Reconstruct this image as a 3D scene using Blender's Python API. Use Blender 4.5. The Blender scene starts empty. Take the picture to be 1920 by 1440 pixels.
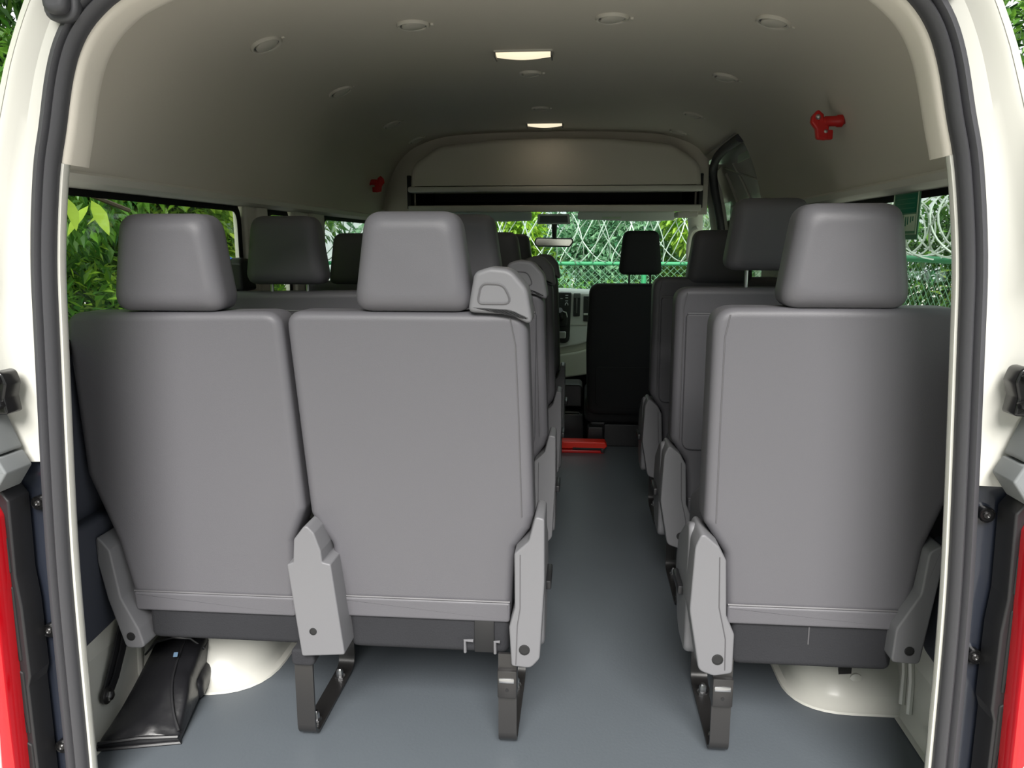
import bpy, bmesh, math, random
from mathutils import Vector, Matrix
D = bpy.data
S = bpy.context.scene
C = S.collection
PI = math.pi
# ------------------------------------------------------------------ camera, sky, exposure
cam_d = D.cameras.new('camera'); cam = D.objects.new('camera', cam_d); C.objects.link(cam)
F_PX = 1450.0
PITCH = math.atan(262 / F_PX); YAW = math.atan(130 / F_PX * math.cos(PITCH))
cam_d.sensor_width = 36; cam_d.lens = 36 * F_PX / 1920; cam_d.clip_start = 0.02
cam.location = (0.16, -1.30, 1.10); cam.rotation_euler = (PI / 2 - PITCH, 0, YAW)
S.camera = cam
W = D.worlds.new('sky'); S.world = W; W.use_nodes = True
bg = W.node_tree.nodes['Background']; bg.inputs[0].default_value = (0.93, 0.97, 1.0, 1); bg.inputs[1].default_value = 0.7
sun_d = D.lights.new('sun', 'SUN'); sun_d.energy = 5.0; sun_d.angle = math.radians(34); sun_d.color = (1.0, 0.97, 0.93)   # hazy sun behind the photographer
sun = D.objects.new('sun', sun_d); C.objects.link(sun); sun.rotation_euler = (math.radians(90 - 41), 0, math.radians(4))
S.view_settings.view_transform = 'Standard'; S.view_settings.look = 'None'
S.view_settings.gamma = 1.0; S.view_settings.use_curve_mapping = False
S.view_settings.exposure = 0.72

# ------------------------------------------------------------------ materials
M = {}
def mat(name, col, rough=0.5, metal=0.0, bump=0.0, bscale=300, var=0.0, vscale=6, emit=0, spec=0.5, coat=0.0):
    m = D.materials.new(name); m.use_nodes = True; nt = m.node_tree; b = nt.nodes['Principled BSDF']
    b.inputs['Base Color'].default_value = (*col, 1); b.inputs['Roughness'].default_value = rough
    b.inputs['Metallic'].default_value = metal; b.inputs['Specular IOR Level'].default_value = spec
    b.inputs['Coat Weight'].default_value = coat
    if coat: b.inputs['Coat Roughness'].default_value = 0.08
    tc = nt.nodes.new('ShaderNodeTexCoord')
    if var:
        n = nt.nodes.new('ShaderNodeTexNoise'); n.inputs['Scale'].default_value = vscale; n.inputs['Detail'].default_value = 4
        nt.links.new(tc.outputs['Object'], n.inputs['Vector'])
        mx = nt.nodes.new('ShaderNodeMix'); mx.data_type = 'RGBA'
        mx.inputs[6].default_value = (*[c * (1 - var) for c in col], 1); mx.inputs[7].default_value = (*[min(1, c * (1 + var)) for c in col], 1)
        nt.links.new(n.outputs['Fac'], mx.inputs[0]); nt.links.new(mx.outputs[2], b.inputs['Base Color'])
    if bump:
        n2 = nt.nodes.new('ShaderNodeTexNoise'); n2.inputs['Scale'].default_value = bscale; n2.inputs['Detail'].default_value = 2
        nt.links.new(tc.outputs['Object'], n2.inputs['Vector'])
        bp = nt.nodes.new('ShaderNodeBump'); bp.inputs['Strength'].default_value = bump; bp.inputs['Distance'].default_value = 0.002
        nt.links.new(n2.outputs['Fac'], bp.inputs['Height']); nt.links.new(bp.outputs['Normal'], b.inputs['Normal'])
    if emit:
        b.inputs['Emission Color'].default_value = (*col, 1); b.inputs['Emission Strength'].default_value = emit
    M[name] = m
    return m
mat('vinyl', (0.110, 0.108, 0.119), 0.48, bump=0.12, bscale=500, var=0.03, vscale=4, spec=0.4)
mat('piping', (0.10, 0.098, 0.105), 0.5)
mat('grey_plastic', (0.155, 0.155, 0.165), 0.5, bump=0.08, bscale=900)
mat('fabric', (0.017, 0.0175, 0.021), 0.9, bump=0.4, bscale=260, var=0.15, vscale=9)
mat('cab_fabric', (0.030, 0.031, 0.034), 0.85, bump=0.3, bscale=260)
mat('steel_black', (0.022, 0.021, 0.021), 0.33, spec=0.6)
mat('steel', (0.55, 0.55, 0.56), 0.3, metal=1.0)
mat('gloss_black', (0.006, 0.006, 0.0065), 0.25)
mat('dark', (0.012, 0.012, 0.013), 0.6)
mat('black_plastic', (0.018, 0.018, 0.02), 0.38)
mat('nylon', (0.012, 0.012, 0.014), 0.34, bump=0.35, bscale=60, spec=0.6)
mat('floor_vinyl', (0.094, 0.108, 0.122), 0.42, bump=0.15, bscale=140, var=0.08, vscale=3)
mat('headliner', (0.62, 0.58, 0.51), 0.9, bump=0.1, bscale=700)
mat('trim_beige', (0.62, 0.60, 0.54), 0.6)
mat('paint', (0.60, 0.595, 0.545), 0.22, coat=0.5)
mat('paint_dark', (0.020, 0.024, 0.036), 0.15, coat=0.6)
mat('rubber', (0.052, 0.052, 0.058), 0.55, bump=0.1, bscale=200)
mat('rubber_grey', (0.16, 0.17, 0.175), 0.6)
mat('navy_trim', (0.030, 0.034, 0.048), 0.7)
mat('red_lens', (0.62, 0.004, 0.012), 0.08, coat=0.8)
mat('red_plastic', (0.55, 0.012, 0.012), 0.35)
mat('red_case', (0.85, 0.025, 0.008), 0.4)
mat('clear_lens', (0.62, 0.55, 0.55), 0.15, coat=0.5)
mat('ceramic', (0.004, 0.004, 0.004), 0.7, spec=0.15)
mat('vent', (0.60, 0.57, 0.51), 0.55)
mat('lamp', (1.0, 0.86, 0.62), 0.3, emit=0.6)
mat('lamp_end', (0.16, 0.15, 0.14), 0.5)
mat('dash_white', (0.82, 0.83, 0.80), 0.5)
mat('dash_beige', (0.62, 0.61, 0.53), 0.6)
mat('silver', (0.6, 0.6, 0.6), 0.3, metal=0.8)
mat('screen_print', (0.7, 0.72, 0.74), 0.5)
mat('mirror_back', (0.95, 0.90, 0.75), 0.12, metal=1.0)  # warm tint puts the colour of reflected daylight into the mirror
mat('visor', (0.72, 0.74, 0.71), 0.8)
mat('sticker_green', (0.005, 0.16, 0.085), 0.5)
mat('sticker_mid', (0.09, 0.25, 0.14), 0.5)
mat('sticker_pale', (0.55, 0.68, 0.50), 0.5)
mat('ground', (0.55, 0.53, 0.49), 0.85, bump=0.5, bscale=20, var=0.2, vscale=1.5)
mat('bark', (0.06, 0.045, 0.03), 0.9, bump=0.6, bscale=40, var=0.3, vscale=10)
mat('fence_green', (0.03, 0.26, 0.11), 0.5)
mat('galv', (0.42, 0.48, 0.43), 0.45, metal=0.2)
mat('wire_green', (0.22, 0.42, 0.28), 0.5)
mat('blue', (0.02, 0.10, 0.55), 0.5)
def leafmat(name, a, b, tr=0.45):
    m = D.materials.new(name); m.use_nodes = True; nt = m.node_tree; p = nt.nodes['Principled BSDF']; out = nt.nodes['Material Output']
    g = nt.nodes.new('ShaderNodeNewGeometry'); r = nt.nodes.new('ShaderNodeMix'); r.data_type = 'RGBA'
    r.inputs[6].default_value = (*a, 1); r.inputs[7].default_value = (*b, 1)
    nt.links.new(g.outputs['Random Per Island'], r.inputs[0]); nt.links.new(r.outputs[2], p.inputs['Base Color'])
    p.inputs['Roughness'].default_value = 0.4
    t = nt.nodes.new('ShaderNodeBsdfTranslucent'); nt.links.new(r.outputs[2], t.inputs[0])
    mx = nt.nodes.new('ShaderNodeMixShader'); mx.inputs[0].default_value = tr
    nt.links.new(p.outputs[0], mx.inputs[1]); nt.links.new(t.outputs[0], mx.inputs[2]); nt.links.new(mx.outputs[0], out.inputs[0])
    M[name] = m
leafmat('leaf_bright', (0.10, 0.26, 0.02), (0.42, 0.62, 0.07))
leafmat('leaf_mid', (0.04, 0.15, 0.02), (0.20, 0.42, 0.05))
leafmat('leaf_dark', (0.012, 0.05, 0.010), (0.07, 0.19, 0.03), 0.3)
leafmat('leaf_blue', (0.06, 0.20, 0.10), (0.30, 0.50, 0.30))
leafmat('leaf_yellow', (0.30, 0.48, 0.05), (0.62, 0.78, 0.12))
def glassmat(name, tint, rough=0.02):
    m = D.materials.new(name); m.use_nodes = True; nt = m.node_tree; out = nt.nodes['Material Output']
    nt.nodes.remove(nt.nodes['Principled BSDF'])
    t = nt.nodes.new('ShaderNodeBsdfTransparent'); t.inputs[0].default_value = (*tint, 1)
    g = nt.nodes.new('ShaderNodeBsdfGlossy'); g.inputs['Roughness'].default_value = rough
    lw = nt.nodes.new('ShaderNodeLayerWeight'); lw.inputs[0].default_value = 0.5
    pw = nt.nodes.new('ShaderNodeMath'); pw.operation = 'POWER'; pw.inputs[1].default_value = 4.0; nt.links.new(lw.outputs['Facing'], pw.inputs[0])
    f = nt.nodes.new('ShaderNodeMath'); f.operation = 'MULTIPLY_ADD'; f.inputs[1].default_value = 0.7; f.inputs[2].default_value = 0.03; nt.links.new(pw.outputs[0], f.inputs[0])
    mx = nt.nodes.new('ShaderNodeMixShader')
    nt.links.new(f.outputs[0], mx.inputs[0]); nt.links.new(t.outputs[0], mx.inputs[1]); nt.links.new(g.outputs[0], mx.inputs[2]); nt.links.new(mx.outputs[0], out.inputs[0])
    M[name] = m
glassmat('glass', (0.90, 0.95, 0.91))
glassmat('windshield', (0.82, 0.95, 0.88))
glassmat('tinted', (0.35, 0.38, 0.36))

# ------------------------------------------------------------------ mesh helpers
def link(name, bm, m, parent=None, smooth=True, angle=38):
    me = D.meshes.new(name)
    bmesh.ops.recalc_face_normals(bm, faces=bm.faces[:])
    bm.to_mesh(me); bm.free()
    for k in (m if isinstance(m, (list, tuple)) else [m]): me.materials.append(M[k])
    if smooth:
        me.polygons.foreach_set('use_smooth', [True] * len(me.polygons))
        me.set_sharp_from_angle(angle=math.radians(angle))
    o = D.objects.new(name, me); C.objects.link(o)
    if parent: o.parent = parent
    return o
def empty(name, loc=(0, 0, 0), rz=0):
    o = D.objects.new(name, None); C.objects.link(o); o.location = loc; o.rotation_euler = (0, 0, rz); o.empty_display_size = 0.05
    return o
def tag(o, label=None, cat=None, group=None, kind=None):
    if label: o['label'] = label
    if cat: o['category'] = cat
    if group: o['group'] = group
    if kind: o['kind'] = kind
    return o
def thing(name, label, cat, loc=(0, 0, 0), rz=0, group=None): return tag(empty(name, loc, rz), label, cat, group)
def rpoly(pts, n=5):
    """rounded polygon from (u, v, radius) corners"""
    out = []; N = len(pts)
    for i in range(N):
        p = Vector(pts[i][:2]); r = pts[i][2] if len(pts[i]) > 2 else 0
        a = Vector(pts[i - 1][:2]); b = Vector(pts[(i + 1) % N][:2])
        if r <= 0: out.append(p); continue
        da = (a - p); db = (b - p); la, lb = da.length, db.length; da.normalize(); db.normalize()
        ang = da.angle(db)
        t = min(r / max(math.tan(ang / 2), 1e-4), la * 0.49, lb * 0.49)
        s, e = p + da * t, p + db * t
        for k in range(n + 1):
            u = k / n
            out.append(s * (1 - u) ** 2 + p * 2 * u * (1 - u) + e * u * u)
    return out
def area(pts): return sum(pts[i - 1].x * pts[i].y - pts[i].x * pts[i - 1].y for i in range(len(pts))) / 2
def inset(pts, d):
    s = 1 if area(pts) > 0 else -1; N = len(pts); out = []
    for i in range(N):
        e1 = pts[i] - pts[i - 1]; e2 = pts[(i + 1) % N] - pts[i]
        if e1.length < 1e-7: e1 = e2
        if e2.length < 1e-7: e2 = e1
        n1 = Vector((-e1.y, e1.x)).normalized() * s; n2 = Vector((-e2.y, e2.x)).normalized() * s
        n = n1 + n2
        n = n1 if n.length < 1e-4 else n.normalized()
        out.append(pts[i] + n * d / max(0.5, n.dot(n1)))
    return out
AX = {'XZ': lambda u, v, w: (u, w, v), 'YZ': lambda u, v, w: (w, u, v), 'XY': lambda u, v, w: (u, v, w)}
def pillow(bm, pts, w0, w1, r=0.01, plane='XZ', segs=4, r1=None, crown=0.0, fn=None, soft=0, scale=False):
    """solid with rounded rims: outline pts in plane, from depth w0 to w1"""
    r1 = r if r1 is None else r1; f = AX[plane]
    rings = []
    if soft: rings.append((r + soft, w0 - crown))
    rings.append((r * 1.12 + 0.0005, w0))
    for k in range(segs + 1):
        a = k / segs * PI / 2; rings.append((r * (1 - math.sin(a)), w0 + r * (1 - math.cos(a))))
    for k in range(segs + 1):
        a = PI / 2 - k / segs * PI / 2; rings.append((r1 * (1 - math.sin(a)), w1 - r1 * (1 - math.cos(a))))
    rings.append((r1 * 1.12 + 0.0005, w1))
    prev = None; n = len(pts)
    cx_, cy_ = sum(p.x for p in pts) / n, sum(p.y for p in pts) / n
    hx = max(abs(p.x - cx_) for p in pts); hy = max(abs(p.y - cy_) for p in pts)
    for d, w in rings:
        q = [Vector((cx_ + (p.x - cx_) * (1 - d / hx), cy_ + (p.y - cy_) * (1 - d / hy))) for p in pts] if scale else inset(pts, d)
        vs = []
        for p in q:
            c = f(p.x, p.y, w)
            if fn: c = fn(*c)
            vs.append(bm.verts.new(c))
        if prev is None: bm.faces.new(vs)
        else:
            for i in range(n): bm.faces.new((prev[i - 1], prev[i], vs[i], vs[i - 1]))
        prev = vs
    bm.faces.new(prev[::-1])
    return bm
def P(pts, w0, w1, r=0.006, plane='XZ', **k):
    pts = [(p[0], p[1], max(p[2] if len(p) > 2 else 0, r * 1.3)) for p in pts]
    return pillow(bmesh.new(), rpoly(pts, k.pop('n', 5)), w0, w1, r, plane, **k)
def box(bm, x0, x1, y0, y1, z0, z1, bev=0.0, seg=2):
    vs = [bm.verts.new((x, y, z)) for x in (x0, x1) for y in (y0, y1) for z in (z0, z1)]
    fs = [bm.faces.new([vs[i] for i in q]) for q in ((0, 1, 3, 2), (4, 6, 7, 5), (0, 4, 5, 1), (2, 3, 7, 6), (0, 2, 6, 4), (1, 5, 7, 3))]
    if bev:
        es = list({e for f in fs for e in f.edges}); bmesh.ops.bevel(bm, geom=es, offset=bev, segments=seg, affect='EDGES', profile=0.5)
    return bm
def B(x0, x1, y0, y1, z0, z1, bev=0.004, seg=2): return box(bmesh.new(), x0, x1, y0, y1, z0, z1, bev, seg)
def tube(bm, pts, r, n=8, closed=False, cap=True):
    pts = [Vector(p) for p in pts]; N = len(pts); rings = []; up = Vector((0, 0, 1))
    rr = r if isinstance(r, (list, tuple)) else [r] * N
    last = None
    for i, p in enumerate(pts):
        t = (pts[(i + 1) % N] - pts[i - 1]) if closed else (pts[min(i + 1, N - 1)] - pts[max(i - 1, 0)])
        t.normalize()
        if last is None:
            a = t.cross(up)
            if a.length < 1e-3: a = t.cross(Vector((1, 0, 0)))
        else: a = last - t * last.dot(t)
        a.normalize(); last = a.copy(); b = t.cross(a)
        rings.append([bm.verts.new(p + (a * math.cos(2 * PI * k / n) + b * math.sin(2 * PI * k / n)) * rr[i]) for k in range(n)])
    for i in range(N if closed else N - 1):
        A_, B_ = rings[i], rings[(i + 1) % N]
        for k in range(n): bm.faces.new((A_[k - 1], A_[k], B_[k], B_[k - 1]))
    if cap and not closed: bm.faces.new(rings[0][::-1]); bm.faces.new(rings[-1])
    return bm
def T(pts, r, n=8, **k): return tube(bmesh.new(), pts, r, n, **k)
def disc(bm, c, axis, prof, n=20):
    """lathe: prof = [(radius, along)], axis a unit Vector"""
    axis = Vector(axis).normalized(); a = axis.orthogonal().normalized(); b = axis.cross(a); c = Vector(c); prev = None
    for (r, h) in prof:
        vs = [bm.verts.new(c + axis * h + (a * math.cos(2 * PI * k / n) + b * math.sin(2 * PI * k / n)) * max(r, 1e-5)) for k in range(n)]
        if prev is None: bm.faces.new(vs[::-1])
        else:
            for k in range(n): bm.faces.new((prev[k - 1], prev[k], vs[k], vs[k - 1]))
        prev = vs
    bm.faces.new(prev)
    return bm
def L(c, axis, prof, n=20): return disc(bmesh.new(), c, axis, prof, n)
def strip(bm, path, x0, x1, th):
    """flat bar bent along a YZ path, between x0 and x1"""
    pts = [Vector(p) for p in path]; N = len(pts); rings = []
    for i, p in enumerate(pts):
        t = (pts[min(i + 1, N - 1)] - pts[max(i - 1, 0)]).normalized(); n = Vector((-t.y, t.x)) * th
        q = p + n
        rings.append([bm.verts.new(v) for v in ((x0, p.x, p.y), (x1, p.x, p.y), (x1, q.x, q.y), (x0, q.x, q.y))])
    for i in range(N - 1):
        for k in range(4): bm.faces.new((rings[i][k - 1], rings[i][k], rings[i + 1][k], rings[i + 1][k - 1]))
    bm.faces.new(rings[0][::-1]); bm.faces.new(rings[-1])
    return bm
def grid(rows, skip=None):
    bm = bmesh.new(); V = [[bm.verts.new(p) for p in r] for r in rows]
    for i in range(len(V) - 1):
        for j in range(len(V[0]) - 1):
            if skip and skip(i, j): continue
            bm.faces.new((V[i][j], V[i][j + 1], V[i + 1][j + 1], V[i + 1][j]))
    return bm
def copy_thing(root, dx=0, dy=0, dz=0, label=None):
    r = root.copy(); C.objects.link(r); r.location = Vector(root.location) + Vector((dx, dy, dz))
    if label: r['label'] = label
    for ch in list(root.children):
        c = ch.copy(); C.objects.link(c); c.parent = r
        for g in ch.children:
            d = g.copy(); C.objects.link(d); d.parent = c
    return r
def catmull(pts, n=6):
    pts = [Vector(p) for p in pts]; out = []
    for i in range(len(pts) - 1):
        p0, p1, p2, p3 = pts[max(i - 1, 0)], pts[i], pts[i + 1], pts[min(i + 2, len(pts) - 1)]
        for k in range(n):
            t = k / n
            out.append(0.5 * ((2 * p1) + (p2 - p0) * t + (2 * p0 - 5 * p1 + 4 * p2 - p3) * t * t + (3 * p1 - p0 - 3 * p2 + p3) * t ** 3))
    out.append(pts[-1]); return out

# ================================================================== SETTING
tag(link('ground', grid([[(-40, -40, -0.78), (40, -40, -0.78)], [(-40, 40, -0.78), (40, 40, -0.78)]]), 'ground'), 'pale concrete ground outside the van', 'ground', kind='structure')
# floor: one sheet of vinyl with wheel-arch cut-outs, turned down at the sill
FY = 2.97
fl = [(-0.875, -0.02, 0.01), (0.875, -0.02, 0.01), (0.945, 0.34, 0.02), (0.945, 0.44, 0.02), (0.76, 0.445, 0.10), (0.695, 0.56, 0.12), (0.69, 1.22, 0.05), (0.945, 1.25, 0.02), (0.945, FY, 0.0), (-0.945, FY, 0.0),
      (-0.945, 1.25, 0.02), (-0.62, 1.22, 0.05), (-0.622, 0.58, 0.14), (-0.75, 0.385, 0.12), (-0.945, 0.38, 0.02), (-0.945, 0.30, 0.02)]
floor = link('floor', P(fl, -0.03, 0.0, 0.003, 'XY'), 'floor_vinyl'); tag(floor, 'dark grey vinyl floor of the van', kind='structure')
link('floor_pan', B(-0.93, 0.93, -0.02, FY - 0.005, -0.08, -0.031, 0.003), 'paint', floor)
link('footwell', B(-0.93, 0.93, FY, 4.2, -0.24, -0.20, 0.004), 'dark', floor)
link('floor_step', B(-0.92, 0.92, FY - 0.005, FY + 0.02, -0.21, -0.031, 0.003), 'black_plastic', floor)

# ceiling profile: half section from window head to crown
HALF = [(0.905, 1.224), (0.900, 1.26), (0.889, 1.31), (0.870, 1.38), (0.844, 1.45), (0.805, 1.52), (0.745, 1.58), (0.66, 1.622), (0.55, 1.65), (0.4, 1.662), (0.2, 1.668), (0.0, 1.67)]
half = catmull([Vector((x, z)) for x, z in HALF], 3)
prof = [(-p.x, p.y) for p in half] + [(p.x, p.y) for p in half[::-1][1:]]
YS = [0.10 + 0.05 * k for k in range(0, 59)]
DOOR0, DOOR1, DTOP = 2.05, 2.95, 1.525
def noceil(i, j): return YS[i] >= DOOR0 - 1e-3 and YS[i] < DOOR1 + 0.2 and prof[j + 1][0] > 0 and prof[j][1] < DTOP
ceiling = link('ceiling', grid([[(x, y, z) for x, z in prof] for y in YS], noceil), 'headliner', angle=60)
tag(ceiling, 'beige-grey moulded headliner of the van roof', kind='structure')
link('roof_skin', grid([[(x * 1.06, y, 1.0 + (z - 1.0) * 1.09 + 0.01) for x, z in prof if z > 1.3] for y in (0.25, 1.5, 4.0)]), 'paint', ceiling)
# dropped lip over the side windows
for s, a, b in ((-1, 0.12, 2.9), (1, 0.12, DOOR0)):
    link('window_header', grid([[(s * x, y, z) for x, z in ((0.896, 1.252), (0.888, 1.245), (0.890, 1.230), (0.900, 1.221), (0.92, 1.218), (0.95, 1.218))] for y in (a, b)]), 'trim_beige', ceiling)

# opening path (half widths by height) used by flange, seal and pillars
OPEN = [(0.806, -0.02), (0.803, 0.10), (0.799, 0.40), (0.792, 0.60), (0.772, 0.93), (0.761, 1.08), (0.741, 1.215), (0.722, 1.29), (0.70, 1.375), (0.676, 1.43), (0.640, 1.472), (0.585, 1.507), (0.48, 1.54), (0.32, 1.562), (0.0, 1.572)]
oh = catmull([Vector((x, z)) for x, z in OPEN], 4)
path = [Vector((-p.x, p.y)) for p in oh] + [Vector((p.x, p.y)) for p in oh[::-1][1:]]
def offs(pts, d):
    out = []
    for i, p in enumerate(pts):
        t = (pts[min(i + 1, len(pts) - 1)] - pts[max(i - 1, 0)]).normalized(); out.append(p + Vector((-t.y, t.x)) * d)
    return out
def ring(prof2, m, name, parent=None, rng=None, angle=38):
    """sweep (offset outwards, y) cross section along the opening"""
    rows = [[(q.x, y, q.y) for q in offs(path, d)] for d, y in prof2]
    rows = [[r[i] for i in range(len(path)) if rng is None or rng(path[i])] for r in rows]
    return link(name, grid(rows), m, parent, angle=angle)
FL = [(0.07, 0.11), (0.02, 0.055), (-0.004, 0.026), (-0.008, 0.014), (-0.006, 0.006), (0.0, 0.005), (0.02, 0.012)]
wall_rear = empty('wall_rear')
for sg in (-1, 1): ring(FL, 'paint', 'door_flange', wall_rear, rng=lambda p: p.y < 1.245 and p.x * sg > 0)
ring([(0.06, 0.14), (0.012, 0.095), (-0.008, 0.072), (-0.011, 0.055), (-0.010, 0.022), (-0.006, 0.008), (0.0, 0.006), (0.02, 0.012)], 'headliner', 'header_flange', wall_rear, rng=lambda p: p.y >= 1.235, angle=70)
tag(wall_rear, 'white painted frame of the rear door opening', kind='structure')
seal = ring([(-0.001, 0.02), (-0.002, -0.004), (0.002, -0.016), (0.009, -0.021), (0.0135, -0.016), (0.0155, -0.009), (0.0175, -0.016), (0.022, -0.022), (0.030, -0.02), (0.0345, -0.010), (0.0345, 0.012)], 'rubber', 'trim_1', angle=60)
tag(seal, 'black rubber weatherstrip around the rear door opening', kind='structure')
# pillars: outer body path by height
OUT = [(0.955, -0.35), (0.955, 0.60), (0.942, 0.90), (0.905, 1.08), (0.872, 1.2), (0.822, 1.34), (0.766, 1.49), (0.70, 1.60), (0.60, 1.67), (0.45, 1.71), (0.0, 1.73)]
def outw(z):
    for (x0, z0), (x1, z1) in zip(OUT, OUT[1:]):
        if z0 <= z <= z1: return x0 + (x1 - x0) * (z - z0) / (z1 - z0)
    return 0.95
ZB = 0.705
for s, nm in ((-1, 'left'), (1, 'right')):
    rows_hi, rows_lo = [], []
    pts = [p for p in offs(path, 0.030) if p.x * s > 0.0]
    pts.sort(key=lambda p: p.y)
    def sect(p):
        # from seal edge outwards; outer point found along the local normal
        x0, z0 = abs(p.x), p.y
        if z0 < 1.38: xo, zo = outw(z0), z0
        else:
            k = (z0 - 1.38) / (1.602 - 1.38); k = max(0, min(1, k)); zo = z0 + 0.13 * k ** 0.8; xo = x0 + (outw(z0) - x0) * (1 - k) ** 1.2
            if zo > 1.49: xo = min(xo, outw(min(zo, 1.72)))
        r = []
        for u, y in ((0, 0.012), (0.0, 0.0), (0.18, -0.003), (0.38, -0.006), (0.50, -0.013), (0.62, -0.021), (0.72, -0.025), (0.765, -0.026), (0.775, -0.018), (0.785, -0.026), (0.95, -0.022), (1.0, -0.008), (1.0, 0.02), (1.0, 0.09)):
            r.append((s * (x0 + (xo - x0) * u + (0.03 if y > 0.05 else 0)), y, z0 + (zo - z0) * u))
        return r
    allr = [sect(p) for p in pts]
    hi = [r for p, r in zip(pts, allr) if p.y >= ZB]
    lo = [r for p, r in zip(pts, allr) if p.y < ZB]
    cut = sect(Vector((s * (0.030 + 0.786), ZB)))
    o = link('pillar_panel', grid([cut] + hi), 'paint', wall_rear, angle=25)
    low = [[(x, y + 0.012 if 1 <= k <= 10 else y, z) for k, (x, y, z) in enumerate(r)] for r in lo + [cut]]
    o = link('lower_pillar_panel', grid([r[:8] + r[11:] for r in low]), 'paint_dark', wall_rear, angle=25); o['label'] = 'glossy dark navy lower door pillar'

# inner rear trim between flange and headliner
hp = [Vector((x, z)) for x, z in prof]
def near_prof(t):  # resample headliner section by fraction of length
    ls = [0]
    for a, b in zip(hp, hp[1:]): ls.append(ls[-1] + (b - a).length)
    d = t * ls[-1]
    for i in range(len(hp) - 1):
        if ls[i] <= d <= ls[i + 1] + 1e-9: return hp[i].lerp(hp[i + 1], (d - ls[i]) / (ls[i + 1] - ls[i]))
    return hp[-1]
up_ = [p for p in offs(path, -0.006) if p.y >= 1.2]
lens = [0]
for a, b in zip(up_, up_[1:]): lens.append(lens[-1] + (b - a).length)
rows = []
for k, y in ((0, 0.01), (0.12, 0.05), (0.45, 0.10), (0.8, 0.14), (1.0, 0.17), (1.0, 0.2)):
    rows.append([((up_[i].lerp(near_prof(lens[i] / lens[-1]), k)).x * (1.0 if k < 1 else 0.998), y, up_[i].lerp(near_prof(lens[i] / lens[-1]), k).y - (0 if k < 1 else 0.002)) for i in range(len(up_))])
link('rear_header_trim', grid(rows), 'headliner', ceiling, angle=60)

# side walls
wl = empty('wall_left'); tag(wl, 'left side wall of the van', kind='structure')
wr = empty('wall_right'); tag(wr, 'right side wall of the van', kind='structure')
for s, w in ((-1, wl), (1, wr)):
    yend = 2.95 if s < 0 else DOOR0
    def sx(a, b): return (min(s * a, s * b), max(s * a, s * b))
    x0, x1 = sx(0.945, 0.975)
    link('lower_metal', B(x0, x1, 0.02, yend, -0.03, 0.45), 'paint', w)
    x0, x1 = sx(0.935, 0.975)
    link('side_trim_panel', B(x0, x1, 0.02, yend, 0.45, 0.90, 0.01), 'navy_trim', w)
    # quarter panel trim pocket behind the last seat
    o = link('quarter_trim', P([(0.10, 0.22, 0.03), (0.32, 0.24, 0.03), (0.32, 0.50, 0.02), (0.10, 0.50, 0.02)], *sx(0.905, 0.946), 0.012, 'YZ'), 'navy_trim', w)
    # rounded floor-to-wall fillet
    link('wall_fillet', grid([[(s * x, y, z) for x, z in (((0.875, 0.002), (0.90, 0.004), (0.922, 0.015), (0.934, 0.04), (0.942, 0.10), (0.946, 0.18)) if s < 0 else ((0.912, 0.002), (0.924, 0.004), (0.934, 0.015), (0.940, 0.04), (0.944, 0.10), (0.946, 0.18)))] for y in (0.03, 0.2, 0.45, 0.6)]), 'paint', w)
    # pillar trims
    pil = [(1.13, 1.335), (1.55, 1.93)] if s < 0 else [(1.15, DOOR0)]
    for a, b in pil:
        x0, x1 = sx(0.908, 0.955)
        link('pillar_trim', P([(a + 0.01, 0.88, 0.01), (b - 0.01, 0.88, 0.01), (b - 0.01, 1.23, 0.01), (a + 0.01, 1.23, 0.01)], x0, x1, 0.012, 'YZ'), 'trim_beige', w)
        x0, x1 = sx(0.898, 0.915)
        link('pillar_rib', B(x0, x1, (a + b) / 2 - 0.02, (a + b) / 2 + 0.05, 0.74, 1.22, 0.006), 'trim_beige', w)
    # rear edge post beside the opening
    x0, x1 = sx(0.84, 0.955)
    link('rear_post', B(x0, x1, 0.03, 0.085, 0.70, 1.235, 0.012), 'trim_beige', w)
    # wheel arch
    yy = 0.44 if s > 0 else 0.385; xi = 0.69 if s > 0 else 0.622; cr = 0.16 if s > 0 else 0.21
    bm = bmesh.new(); prev = None
    for z, ix, iy in ((0.001, -0.012, -0.012), (0.006, -0.010, -0.010), (0.010, 0.004, 0.004), (0.03, 0.012, 0.020), (0.08, 0.020, 0.055), (0.14, 0.028, 0.11), (0.19, 0.042, 0.17), (0.225, 0.075, 0.24), (0.235, 0.10, 0.30)):
        pts = rpoly([(0.96, yy + iy, 0.0), (xi + ix, yy + iy, cr), (xi + ix, 1.24 - iy, 0.12), (0.96, 1.24 - iy, 0)], 8)
        vs = [bm.verts.new((s * p.x, p.y, z)) for p in pts]
        if prev:
            for i in range(1, len(vs)): bm.faces.new((prev[i - 1], prev[i], vs[i], vs[i - 1]))
        prev = vs
    bm.faces.new(prev)
    o = link('wheel_arch', bm, 'paint', w, angle=50); o['label'] = 'white painted wheel arch hump under the rear seat'
    # pressed ribs on the metal beside the arch
    for k in (0, 1):
        link('pressed_rib', T([(s * 0.932, 0.40 + 0.04 * k, 0.03), (s * 0.94, 0.42 + 0.04 * k, 0.10), (s * 0.942, 0.46 + 0.04 * k, 0.24)], 0.008, 8), 'paint', w)
    o = link('arch_tab', P([(-0.03, 0.06, 0.006), (0.03, 0.06, 0.006), (0.035, 0.115, 0.008), (-0.035, 0.115, 0.008)], 0.0, 0.012, 0.004), 'paint', w)
    o.location = (s * 0.775, yy + 0.032, 0.0); o.rotation_euler = (-0.55, 0, 0)
    o = link('arch_bracket', L((0, 0, 0), (0, -1, 0), [(0.016, 0), (0.016, 0.006), (0.009, 0.010)], 12), 'paint', w); o.location = (s * 0.84, yy + 0.05, 0.06)

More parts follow.
